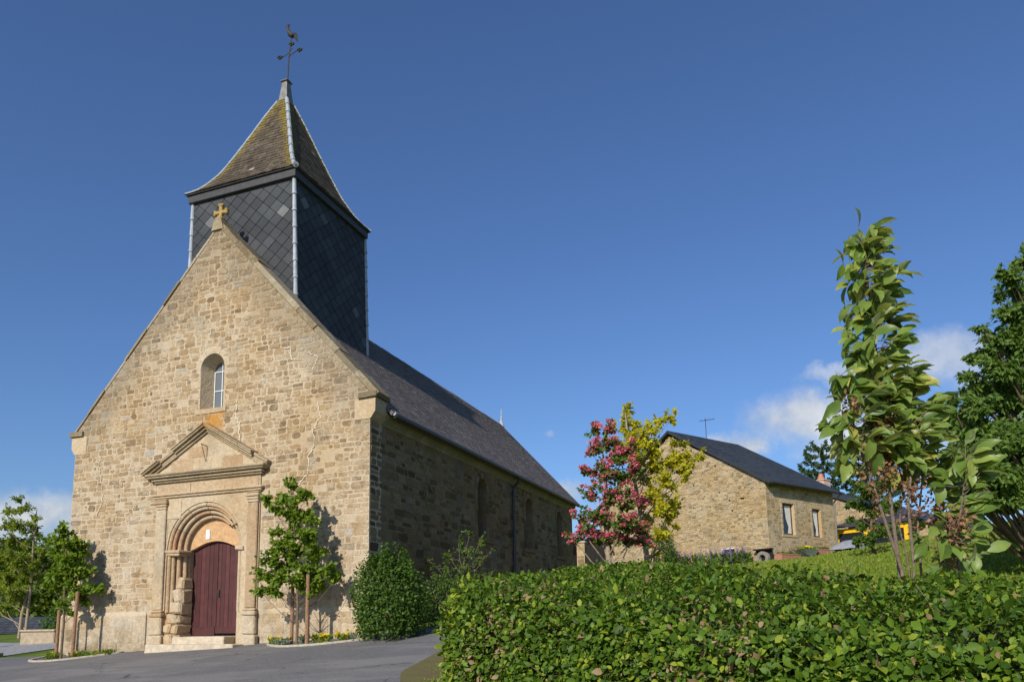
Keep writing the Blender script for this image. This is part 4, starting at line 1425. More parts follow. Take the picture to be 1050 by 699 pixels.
rubble(bm_, gable_spans, 2.2, 10.9, bg_, rb, ch=(0.075, 0.16), cw=(0.12, 0.36), skip=0.16, corner=0.4, w1=0.024, j=0.020, gap=0.008)
BW = [(1.42, 2.50, 4.45, 6.18), (4.28, 5.12, 4.45, 6.06)]
bm_.extrude([(0.56, 1.5), (6.55, 1.5), (6.55, 7.38), (0.56, 7.38)], bl_, 0.002, 0.5, 0.5, 1, holes=[[(a, c), (b, c), (b, d), (a, d)] for a, b, c, d in BW])


def long_spans(z0, z1):
    s = [(0.0, 6.55)]
    for a, b, c, d in BW:
        if z1 > c - 0.14 and z0 < d + 0.2:
            s = cut(s, a - 0.17, b + 0.17)
    return s


rubble(bm_, long_spans, 2.2, 7.3, bl_, rb, ch=(0.10, 0.19), cw=(0.18, 0.5), skip=0.08, w1=0.006, j=0.01)
for a, b, c, d in BW:
    for z0 in np.arange(c, d - 0.05, 0.29):
        for (p, q) in ((a - 0.17, a), (b, b + 0.17)):
            stone_face(bm_, p, q, z0, min(z0 + 0.29, d), bl_, rb, tint=0.75, w1=0.02, gap=0.004, j=0.004)
    stone_face(bm_, a - 0.17, b + 0.17, d, d + 0.2, bl_, rb, tint=0.7, w1=0.02, gap=0.004, j=0.004)
    stone_face(bm_, a - 0.2, b + 0.2, c - 0.13, c, bl_, rb, tint=0.8, w1=0.03, gap=0.004, j=0.004)
for (a, b) in ((0.0, 0.55), ):
    pass
bm_.box((0.55, GW - .55, 1.5), (6.55, GW, 7.3), 0.5, 1, fn=bl_)
bm_.extrude([(0, 1.5), (GW, 1.5), (GW, 7.25), (GW / 2, 11.0), (0, 7.25)], bg_, 6.05, 6.55, 0.5, 1)
bm_.build('wall', [M['barn_stone'], M['barn_mortar'], M['dark']], BN)
for a, b, c, d in BW:
    f = MB()
    for (p, q, r, s) in ((a, a + 0.08, c, d), (b - 0.08, b, c, d), (a + 0.08, b - 0.08, c, c + 0.09), (a + 0.08, b - 0.08, d - 0.09, d)):
        f.box((p, 0.15, r), (q, 0.22, s), 0.5, fn=bl_)
    fo = f.build('window', M['brown'], BN)
    gl = MB(); gl.box((a + 0.075, 0.185, c + 0.085), (b - 0.075, 0.195, d - 0.085), fn=bl_); gl.build('pane', M['glass'], fo)
    cu = MB()
    n = 14
    rows = [(d - 0.1, 0.40), (c + 0.9, 0.34), (c + 0.45, 0.20), (c + 0.1, 0.27)]
    for i in range(n):
        for (z0, f0), (z1, f1) in zip(rows, rows[1:]):
            P = lambda k, z, fr: bl_(b - 0.07 - (b - a) * fr * (1.35) * (1 - k / n), 0.172 - 0.004 * math.cos(k * 1.6), z)
            cu.quad(P(i, z0, f0), P(i + 1, z0, f0), P(i + 1, z1, f1), P(i, z1, f1))
    cu.build('curtain', M['curtain'], fo)
lw = MB()
lw.box((2.2, 0.02, 3.80), (3.08, 0.08, 3.875), 0.5, fn=bg_)
lw.box((2.96, 0.02, 2.9), (3.075, 0.08, 3.80), 0.5, fn=bg_)
lwo = lw.build('low_window', M['white'], BN)
lg = MB(); lg.box((2.2, 0.14, 2.9), (2.96, 0.15, 3.8), fn=bg_); lg.build('pane', M['glass'], lwo)
br_ = MB()
RZ = 11.36; EZ = 7.15; OV = 0.45
for s in (1, -1):
    e = B0 + GL * (-OV if s > 0 else GW + OV) + V((0, 0, EZ))
    rdg = B0 + GL * (GW / 2) + V((0, 0, RZ))
    Wv = rdg - e; Lw = Wv.length; Wn = Wv.normalized()
    U = DL if s > 0 else -DL
    O = e + DL * (-0.2)
    clip = [(0, 0), (6.95, 0), (6.95, Lw), (0, Lw)] if s > 0 else [(-6.95, 0), (0, 0), (0, Lw), (-6.95, Lw)]
    N = U.cross(Wn).normalized()
    P = [O + U * u + Wn * v for u, v in clip]
    br_.hexa([p - N * 0.13 for p in P] + [p - N * 0.006 for p in P], 0.1)
    tiles(br_, O, U, Wn, clip, 'rect', 0.26, 0.20, 0.012, rb)
br_.build('roof', M['slate_blue'], BN)
bgut = MB()
bgut.tube([B0 + GL * -0.51 + DL * -0.15 + V((0, 0, 7.11)), B0 + GL * -0.51 + DL * 6.7 + V((0, 0, 7.08))], 0.07, 10)
bgut.build('gutter', M['gutter'], BN)
bdp = MB()
bdp.tube([bl_(6.65, -0.5, 7.05), bl_(6.6, -0.3, 6.85), bl_(6.52, -0.09, 6.6), bl_(6.5, -0.08, 3.4)], 0.05, 8)
bdp.build('drainpipe', M['lead_dark'], BN)
an = MB()
ab = B0 + GL * 6.3 + DL * 3.3 + V((0, 0, RZ - 0.1))
an.tube([ab, ab + V((0, 0, 1.35))], 0.022, 6)
an.tube([ab + V((-0.35, 0, 1.22)), ab + V((0.55, 0.2, 1.30))], 0.014, 5)
for k in range(5):
    c = ab + V((-0.3 + 0.19 * k, 0.045 * k - 0.02, 1.23 + 0.016 * k))
    an.tube([c - V((-0.1, 0.22, 0.0)), c + V((-0.1, 0.22, 0.0))], 0.010, 5)
an.build('television_aerial', M['iron'], BN)

# house beyond the barn with the yellow porch
HS = thing('stone_house', 'stone house half hidden behind the barn, with yellow timber porch and pink chimney', 'house', B0 + GL * 0.5 + DL * 16 + V((0, 0, 4.0)))
hw = MB()
hg = lambda u, w_, z: B0 + GL * u + DL * (12.0 + w_) + V((0, 0, z))
hw.extrude([(-5.5, 2.0), (9.0, 2.0), (9.0, 6.9), (4.8, 8.45), (-5.5, 4.28)], hg, 0, 0.5, 0.5, 1)


def house_spans(z0, z1):
    a = -5.5 if z1 < 4.28 else -5.5 + (z1 - 4.28) / 0.405
    return [(a, 4.0)] if z1 < 8.3 else []


rubble(hw, house_spans, 3.6, 8.2, hg, rb, ch=(0.12, 0.22), cw=(0.22, 0.5), skip=0.1, w1=0.02)
hw.build('wall', [M['barn_stone'], M['barn_mortar']], HS)
hr = MB()
for (u0, z0, u1, z1) in ((4.8, 8.62, -6.0, 4.25), (9.4, 6.9, 4.8, 8.62)):
    p = lambda u, w_, z: hg(u, w_, z)
    q = [p(u1, -0.2, z1), p(u0, -0.2, z0), p(u0, 8, z0), p(u1, 8, z1)]
    hr.hexa([a - V((0, 0, 0.14)) for a in q] + q, 0.4)
hr.build('roof', M['slate_blue'], HS)
hc = MB()
hc.cbox(tuple(V((4.12, 0.8, 7.6))), tuple(V((5.0, 1.6, 9.18))), 0.02, fn=hg)
hc.cbox((4.07, 0.75, 9.184), (5.05, 1.65, 9.26), 0.02, fn=hg)
hco = hc.build('chimney', M['pinkrender'], HS)
hpot = MB()
hpot.lathe(hg(4.56, 1.2, 9.26), [(0.26, 0.0), (0.26, 0.05), (0.20, 0.22), (0.13, 0.40), (0.14, 0.46), (0.0, 0.48)], 14)
hpot.build('chimney_pot', M['terracotta'], hco)
pr_ = MB()
pf = lambda u, w_, z: B0 + GL * u + DL * (9.5 + w_) + V((0, 0, z))
for u in (1.62, -0.22, -2.6):
    pr_.cbox((u - 0.11, 0, 3.6), (u + 0.11, 0.2, 5.33), 0.01, fn=pf)
pr_.cbox((-2.75, 0.005, 5.02), (1.76, 0.195, 5.30), 0.01, fn=pf)
pro = pr_.build('porch_frame', M['yellow'], HS)
prr = MB()
q = [pf(1.9, -0.25, 5.38), pf(-2.9, -0.25, 5.38), pf(-2.9, 2.45, 6.05), pf(1.9, 2.45, 6.05)]
prr.hexa([a - V((0, 0, 0.025)) for a in q][::-1] + [a + V((0, 0, 0.06)) for a in q][::-1], 0.5)
prr.build('porch_roof', M['slate_blue'], HS)
prg = MB()
for (a, b) in ((1.51, -0.11), (-0.33, -2.49)):
    prg.box((b, 0.08, 3.7), (a, 0.09, 5.02), fn=pf)
prg.build('porch_glazing', M['glass'], HS)

# red tiled shed far behind, and a pier by the church's far corner
RS = thing('tiled_shed', 'small pale shed with red tiled roof seen between church and barn', 'shed', (-1.2, 21.4, 1.9))
s_ = MB(); s_.box((-3.0, 20.3, 1.2), (0.55, 22.6, 3.48), 0.5)
s_.build('wall', M['barn_mortar'], RS)
s2 = MB()
q = [V((-3.15, 20.08, 3.45)), V((0.66, 20.08, 3.45)), V((0.66, 21.45, 4.12)), V((-3.15, 21.45, 4.12))]
tiles(s2, q[0], (1, 0, 0), q[3] - q[0], [(0, 0), (3.81, 0), (3.81, 1.52), (0, 1.52)], 'rect', 0.22, 0.26, 0.03, rb)
s2.hexa([a - V((0, 0, 0.12)) for a in q] + [a - V((0, 0, 0.01)) for a in q], 0.5)
q = [V((0.66, 22.8, 3.45)), V((-3.15, 22.8, 3.45)), V((-3.15, 21.46, 4.12)), V((0.66, 21.46, 4.12))]
s2.hexa([a - V((0, 0, 0.12)) for a in q] + [a for a in q], 0.5)
s2.build('roof', M['redtile'], RS)
PR = MB()
rubble(PR, lambda a, b: [(-0.15, 0.15)], 0.9, 3.0, lambda u, w_, z: V((1.74 + u, 12.2 + w_, z)), rb, ch=(0.2, 0.3), cw=(0.3, 0.5), skip=0)
PR.box((1.59, 12.2, 0.8), (1.89, 12.5, 3.0), 0.5, 1)
PR.cbox((1.55, 12.16, 3.003), (1.93, 12.54, 3.09), 0.02, 0.5, 2)
tag(PR.build('gate_pier', [M['barn_stone'], M['barn_mortar'], M['concrete']]), 'slim pale stone pier standing near the far end of the church wall', 'pier')
BT = MB()  # dark boards stand in for the shaded gap beside the pier
BT.box((1.95, 12.32, 0.9), (2.75, 12.38, 2.95), 0.3)
for k in range(5):
    BT.box((1.96 + k * 0.16, 12.30, 0.95), (2.10 + k * 0.16, 12.318, 2.93), 0.3)
tag(BT.build('shade_gap_panel', M['dark']), 'dark shade-gap gate beside the slim stone pier', 'panel')

# guard stone at the church corner
gs = MB()
random.seed(5)
gs.cbox((-0.52, -0.42, -0.5), (0.10, -0.10, 0.20), 0.05, 0.8, j=0.04)
tag(gs.build('guard_stone', M['ashlar']), 'squat rough stone block at the foot of the right facade corner', 'stone')


# ================================================================ VEGETATION
T4 = np.array([(0, 0, 0), (.45, .5, .06), (1, 0, -.04), (.45, -.5, .06)], dtype=np.float64)
F4 = np.array([(0, 2, 1), (0, 3, 2)])
T8 = np.array([(0, 0, 0), (.30, .42, .07), (.62, .46, .05), (1, 0, -.10), (.62, -.46, .05), (.30, -.42, .07), (.33, 0, .0), (.66, 0, -.015)], dtype=np.float64)
F8 = np.array([(0, 6, 1), (6, 7, 2), (6, 2, 1), (7, 3, 2), (0, 5, 6), (6, 5, 4), (6, 4, 7), (7, 4, 3)])


def leaves(P, D, N, S, Wd, tint, tmpl=T4, faces=F4):
    """leaf blades: base P, direction D, normal N (all n x 3), length S, width ratio Wd"""
    D = D / (np.linalg.norm(D, axis=1, keepdims=True) + 1e-9)
    N = N - D * np.sum(N * D, axis=1, keepdims=True)
    N = N / (np.linalg.norm(N, axis=1, keepdims=True) + 1e-9)
    Bv = np.cross(N, D)
    n, k = len(P), len(tmpl)
    S = np.broadcast_to(np.asarray(S, dtype=float), (n,))
    Wd = np.broadcast_to(np.asarray(Wd, dtype=float), (n,))
    vs = (P[:, None, :] + D[:, None, :] * (tmpl[None, :, 0:1] * S[:, None, None])
          + Bv[:, None, :] * (tmpl[None, :, 1:2] * (S * Wd)[:, None, None]) + N[:, None, :] * (tmpl[None, :, 2:3] * S[:, None, None]))
    fs = (np.arange(n)[:, None, None] * k + faces[None]).reshape(-1, 3)
    return vs.reshape(-1, 3), fs, np.repeat(tint, len(faces))


def merge(*parts):
    V_, F_, T_ = [], [], []
    o = 0
    for v, f, t in parts:
        V_.append(v); F_.append(f + o); T_.append(t); o += len(v)
    return np.concatenate(V_), np.concatenate(F_), np.concatenate(T_)


def rvec(rg, n):
    v = rg.normal(size=(n, 3))
    return v / np.linalg.norm(v, axis=1, keepdims=True)


R2 = np.array([0.9357, 0.3530, 0.0]); F2 = np.array([-0.353, 0.9357, 0.0]); Z3 = np.array([0, 0, 1.0])


def loc3(base, a, b, c):
    """a metres along the picture's right-hand direction, b away from it, c up"""
    return np.array(base) + R2 * a + F2 * b + Z3 * c


def look(base, px, py, b=0.0):
    """local (a, b, c) of the point seen in direction (px, py) in the upright plane b metres behind a tree's base"""
    d = np.array(RGT) * ((px - 525) / 757.459) - np.array(UPV) * ((py - 522.998) / 757.459) + np.array(FWD)
    o = np.array(base) + F2 * b - np.array(CAM)
    P = np.array(CAM) + d * ((o @ F2) / (d @ F2))
    q = P - np.array(base)
    return (float(q @ R2), b, float(q[2]))


def tree(name, label, cat, base, trunk, clumps, leaf, mats, seed, r0=0.07, dens=260, wid=0.62, twig=0.010, limb=0.3, group=None, blossom=None, droop=0.25, tmpl=None, up=0.25, branch_name='trunk', spread=1.0, twigs_per=9):
    """trunk: list of (a,b,c); clumps: list of (a,b,c,r) in the local frame of loc3"""
    rg = np.random.default_rng(seed)
    root = thing(name, label, cat, base, group)
    mb = MB()
    tp_ = [loc3(base, *p) for p in trunk]
    nT = len(tp_)
    mb.tube(tp_, [r0 * (1 - 0.8 * i / (nT - 1)) for i in range(nT)], 9, 0.5)
    P, D, N, S, T = [], [], [], [], []
    BP = []
    tmpl_, fc = tmpl or (T4, F4)
    for (a, b, c, r) in clumps:
        ctr = loc3(base, a, b, c)
        # limb leaves the trunk somewhat below the clump
        best = None
        for i in range(nT - 1):
            for f in np.linspace(0, 1, 6):
                q = tp_[i] * (1 - f) + tp_[i + 1] * f
                horiz = math.hypot(*(ctr - q)[:2])
                cost = abs((ctr[2] - q[2]) - limb - 0.55 * horiz) + 0.25 * horiz
                if best is None or cost < best[0]:
                    best = (cost, q, (i + f) / (nT - 1))
        q = best[1]
        L = np.linalg.norm(ctr - q)
        rl = min(0.045, max(twig * 1.2, r0 * (1 - 0.8 * best[2]) * 0.36))
        midp = (q + ctr) / 2 + Z3 * (-0.08 * L) + rvec(rg, 1)[0] * 0.06 * L
        pts = [q, q * .5 + midp * .5 + rvec(rg, 1)[0] * 0.02 * L, midp, midp * .45 + ctr * .55 + rvec(rg, 1)[0] * 0.03 * L, ctr]
        mb.tube(pts, [rl, rl * .85, rl * .7, rl * .5, twig], 6, 0.5, cap=False)
        nt_ = max(4, int(twigs_per * (r / 0.3) ** 0.7))
        nl = max(12, int(dens * (r / 0.3) ** 2 / nt_))
        for k in range(nt_):
            dv = rvec(rg, 1)[0]
            dv[2] = dv[2] * 0.75 + up
            st_ = ctr + rvec(rg, 1)[0] * r * 0.25
            en = ctr + dv * r * rg.uniform(0.6, 1.15) * spread
            mb.tube([st_, (st_ + en) / 2 + rvec(rg, 1)[0] * r * 0.1, en], [twig, twig * .7, twig * .35], 4, 0.5, cap=False)
            f = rg.uniform(0.05, 1.08, nl)[:, None]
            pp = st_ * (1 - f) + en * f + rg.normal(size=(nl, 3)) * r * 0.13
            dd = rvec(rg, nl) * 0.8 + (en - st_)[None] / (np.linalg.norm(en - st_) + 1e-6) * 0.6 - Z3 * droop
            nn = rvec(rg, nl) * 0.8 + Z3 * 0.55 + np.array([-0.05, -0.75, 0.1])
            P.append(pp); D.append(dd); N.append(nn); S.append(leaf * rg.uniform(0.6, 1.2, nl)); T.append(np.clip(rg.normal(0.5, 0.24, nl), 0, 1))
            if blossom and rg.random() < blossom[1]:
                BP.append((en, r))
                for _ in range(3):
                    BP.append((st_ + (en - st_) * rg.uniform(.3, 1.1) + rvec(rg, 1)[0] * r * .45 + Z3 * r * .15, r))
    mb.build(branch_name, mats[1], root)
    P, D, N, S, T = map(np.concatenate, (P, D, N, S, T))
    v, f, t = leaves(P, D, N, S, wid, T, tmpl_, fc)
    fast_mesh('crown', v, f, t, mats[0], root)
    if blossom and BP:
        ps, ts = [], []
        for c, r in BP:
            n = rg.integers(12, 30)
            sp_ = rvec(rg, n) * np.array([1, 1, 0.45]) * rg.uniform(0.03, 0.075) * rg.uniform(.6, 1.1, (n, 1))
            ps.append(c[None] + sp_); ts.append(np.clip(rg.normal(rg.uniform(0.3, 0.75), 0.2, n), 0, 1))
        ps = np.concatenate(ps); ts = np.concatenate(ts)
        n = len(ps)
        v, f, t = leaves(ps, rvec(rg, n), rvec(rg, n) + Z3 * .6, 0.042 * rg.uniform(0.7, 1.3, n), 0.9, ts)
        fast_mesh('blossom', v, f, t, blossom[0], root)
    return root


def G3(x, y, dz=0.0):
    return (x, y, H(x, y) + dz)


# -- pink hawthorn and golden tree behind the hedge
k_ = 54.0
cl = []
rgc = np.random.default_rng(1)
bz = H(5.9, -1.05)
for px, py, r in ((610, 443, 8), (628, 440, 7), (607, 462, 8), (625, 460, 9), (641, 470, 10), (655, 464, 9), (603, 484, 8), (622, 485, 11), (645, 490, 12), (664, 480, 7), (606, 508, 10), (628, 510, 13), (652, 514, 13), (672, 520, 8), (598, 530, 9), (620, 535, 13), (645, 538, 13), (667, 543, 10), (584, 552, 7), (600, 546, 8), (653, 557, 8), (634, 553, 9), (676, 558, 7), (616, 553, 8)):
    px = 621 + (px - 622) * (0.74 if px > 622 else 0.92)
    cl.append((*look((5.9, -1.05, bz), px, py, rgc.uniform(-.6, .6) * (1 if 470 < py < 550 else .4)), r / k_ * 1.2))
thorn = tree('hawthorn_tree', 'slender hawthorn tree covered in deep pink blossom behind the hedge', 'tree', (5.9, -1.05, bz),
             [(0, 0, -.1), (0.02, 0, 0.8), (-0.02, 0.02, 1.7), (0.0, 0, 2.6), (-0.05, 0.0, 3.5)], cl, 0.085, (M['leaf_thorn'], M['bark_pale']), 101, r0=0.075, dens=400, blossom=(M['blossom'], 0.8), wid=0.7, twig=0.006)
k_ = 50.5
cl = []
bz = H(6.45, 0.15)
for px, py, r in ((640, 420, 6), (648, 434, 7), (634, 455, 8), (655, 450, 10), (648, 470, 10), (667, 456, 8), (678, 432, 7), (690, 428, 5), (668, 480, 10), (688, 476, 9), (704, 471, 8), (716, 468, 5), (684, 494, 9), (700, 489, 5), (672, 505, 7), (672, 525, 8), (686, 530, 8), (660, 536, 5), (692, 540, 4), (638, 492, 8), (646, 443, 7), (656, 470, 9), (676, 466, 7), (630, 440, 4), (664, 440, 8), (696, 455, 6), (660, 490, 9), (700, 480, 8), (676, 512, 8), (666, 535, 7), (650, 458, 8), (678, 548, 7), (664, 556, 6), (688, 520, 7), (672, 566, 5)):
    cl.append((*look((6.45, 0.15, bz), px, py, rgc.uniform(-.6, .6)), r / k_ * 1.35))
tree('golden_tree', 'airy tree with yellow leaves beside the pink blossoming one', 'tree', (6.45, 0.15, bz),
     [(0, 0, -.1), (-0.02, 0, 0.8), (-0.08, 0.0, 1.7), (-0.2, 0, 2.6), (-0.3, 0.05, 3.4), (-0.36, 0, 4.2)], cl, 0.085, (M['leaf_gold'], M['bark_pale']), 102, r0=0.075, dens=620, wid=0.6, spread=1.3, twig=0.006)

# -- two staked young trees by the facade
bz = H(-8.72, -0.72)
kk = 36.5
cl = [(*look((-8.72, -0.72, bz), px, py, b), r / kk * 1.25) for px, py, r, b in ((66, 545, 7, 0), (60, 556, 8, .1), (72, 560, 8, -.1), (82, 558, 6, 0), (62, 572, 10, .1), (75, 575, 10, -.1), (84, 568, 6, .1), (58, 588, 9, -.1), (72, 590, 11, 0), (86, 588, 8, 0), (64, 604, 9, .1), (78, 606, 10, -.1), (92, 604, 8, .1), (100, 604, 5, 0), (68, 618, 7, 0), (84, 616, 7, .05), (54, 600, 6, 0), (70, 628, 4, 0))]
tree('young_tree', 'young leafy tree staked at the left corner of the facade', 'tree', (-8.72, -0.72, bz), [(0, 0, -.1), (0.02, 0, 0.9), (-0.02, 0, 1.8), (-0.05, 0, 2.9), (-0.08, 0, 3.45)], cl, 0.12, (M['leaf_young'], M['bark']), 103, r0=0.035, dens=330, wid=0.75, twig=0.007, group='young trees staked against the facade')
bz = H(-1.30, -0.85)
kk = 41.0
cl = [(*look((-1.30, -0.85, bz), px, py, b), r / kk * 1.25) for px, py, r, b in ((300, 498, 6, 0), (291, 510, 7, .1), (305, 512, 8, -.1), (316, 508, 6, 0), (272, 513, 6, .1), (283, 522, 7, -.1), (296, 528, 9, 0), (312, 530, 9, .1), (322, 536, 6, -.1), (282, 545, 6, 0), (300, 546, 10, .1), (318, 552, 10, -.1), (288, 560, 9, 0), (306, 564, 11, .1), (325, 566, 9, 0), (280, 576, 9, -.1), (298, 580, 10, .1), (316, 584, 11, 0), (334, 586, 9, -.1), (272, 592, 9, .1), (290, 594, 10, 0), (308, 598, 10, -.1), (326, 598, 10, .1), (344, 594, 6, 0), (268, 606, 6, 0), (284, 606, 7, .05), (320, 608, 7, 0))]
tree('young_tree', 'young leafy tree staked to the right of the maroon door', 'tree', (-1.30, -0.85, bz), [(0, 0, -.1), (0.0, 0, 0.9), (-0.06, 0, 1.8), (-0.15, 0, 2.9), (-0.25, 0, 3.8)], cl, 0.11, (M['leaf_young'], M['bark']), 104, r0=0.035, dens=330, wid=0.75, twig=0.007, group='young trees staked against the facade')


def stake(x, y, h, r, label, lean=(0, 0), group=None):
    mb = MB()
    z = H(x, y)
    mb.tube([(x, y, z - 0.3), (x + lean[0] * .5, y + lean[1] * .5, z + h * .5), (x + lean[0], y + lean[1], z + h - 0.02), (x + lean[0], y + lean[1], z + h)], [r, r, r * .95, r * .7], 9)
    tag(mb.build('wooden_stake', M['stake']), label, 'stake', group)


stake(-9.02, -0.62, 1.28, 0.045, 'left wooden stake of the young tree at the left church corner', (0.01, 0), 'wooden tree stakes')
stake(-8.22, -0.80, 1.72, 0.045, 'taller right wooden stake of the young tree at the left church corner', (0.05, 0), 'wooden tree stakes')
stake(-1.62, -0.62, 1.45, 0.04, 'thin left wooden stake beneath the young tree right of the door', (0.0, 0), 'wooden tree stakes')
stake(-1.0, -0.9, 1.60, 0.045, 'right wooden stake beneath the young tree right of the door', (0.0, 0), 'wooden tree stakes')


# -- dense bushes
def bush(name, label, cat, c, rad, n, leaf, mat, seed, flat=0.0, group=None, wid=0.6, core=True):
    rg = np.random.default_rng(seed)
    root = thing(name, label, cat, (c[0], c[1], H(c[0], c[1])), group)
    d = rvec(rg, n)
    d[:, 2] = np.where(d[:, 2] < -0.75, -d[:, 2], d[:, 2])
    ph = np.arctan2(d[:, 1], d[:, 0])
    lump = 1 + 0.10 * np.sin(3 * ph + 1 + 4 * d[:, 2]) + 0.08 * np.sin(7 * ph + 6 * d[:, 2]) + 0.06 * np.sin(13 * ph - 9 * d[:, 2]) * np.sin(11 * d[:, 2] + 2) + 0.05 * rg.normal(size=n)
    lump = lump + np.where(rg.random(n) < 0.03, rg.uniform(0.03, 0.16, n), 0)
    d[:, 2] *= np.where(d[:, 2] > 0, 1 + 0.12 * np.sin(5 * ph + 2), 1)
    rr_ = (1 - 0.45 * rg.random(n) ** 2)
    P = np.array(c)[None] + d * np.array(rad)[None] * (lump * rr_)[:, None]
    D = d * 0.6 + rvec(rg, n) * 0.8 - Z3 * 0.15
    N = d * 0.7 + rvec(rg, n) * 0.6 + Z3 * 0.3
    v, f, t = leaves(P, D, N, leaf * rg.uniform(0.6, 1.25, n), wid, np.clip(rg.normal(0.5, 0.22, n), 0, 1))
    fast_mesh('foliage', v, f, t, mat, root)
    mb = MB()
    for k in range(14):
        dv = rvec(rg, 1)[0]; dv[2] = abs(dv[2]) + .4
        b0 = np.array((c[0], c[1], H(c[0], c[1]) - .05))
        mb.tube([b0, b0 + (np.array(c) - b0) * .5 + dv * .05, np.array(c) + dv * np.array(rad) * 0.8], [0.03, 0.022, 0.006], 6)
    mb.build('stems', M['bark'], root)
    return root


bush('round_bush', 'large round clipped dark green bush at the right corner of the church', 'bush', (1.08, -0.90, 0.66), (0.74, 0.74, 0.98), 13000, 0.07, M['leaf_bush'], 201, wid=0.7)
# wispy shrubs against the shaded side wall
rgx = np.random.default_rng(7)
cl = [((px - 470) / 40., rgx.uniform(-.4, .4), (600 - py) / 40., r / 40.) for px, py, r in ((482, 545, 7), (492, 556, 8), (470, 556, 8), (478, 566, 10), (496, 572, 9), (462, 572, 9), (480, 582, 10), (458, 585, 9), (500, 588, 9), (472, 598, 10), (452, 600, 9), (440, 575, 6), (488, 600, 10), (448, 590, 8))]
tree('wispy_shrub', 'loose wispy shrub in shade against the church side wall', 'shrub', (0.85, 3.1, H(.85, 3.1) - 0.2), [(0, 0, 0), (0.05, 0, 0.8), (0.1, 0, 1.5)], [(*look((0.85, 3.1, H(.85, 3.1) - 0.2), 470 + a * 40, 600 - c * 40, b), r) for a, b, c, r in cl], 0.07, (M['leaf_thorn'], M['bark']), 203, r0=0.03, dens=260, branch_name='stems', spread=1.2)
bush('low_shrub', 'low dark shrub between the round bush and the hedge', 'bush', (1.35, 1.55, 0.55), (0.75, 0.6, 0.75), 2600, 0.075, M['leaf_bush'], 204)
bush('columnar_shrub', 'dark columnar evergreen standing against the barn gable', 'bush', (2.35, 28.0, 3.75), (0.62, 0.62, 1.5), 3500, 0.11, M['leaf_bush'], 205)


# -- hedge
HEDGE = [(6.42, -9.42), (8.1, -10.45), (10.0, -11.25), (12.2, -12.4), (14.4, -13.6), (15.2, -12.2), (13.0, -10.9), (10.9, -9.55), (9.3, -8.3), (8.3, -6.2), (7.5, -3.6), (6.9, -1.5), (5.2, -1.6), (5.45, -4.2), (5.95, -6.8)]


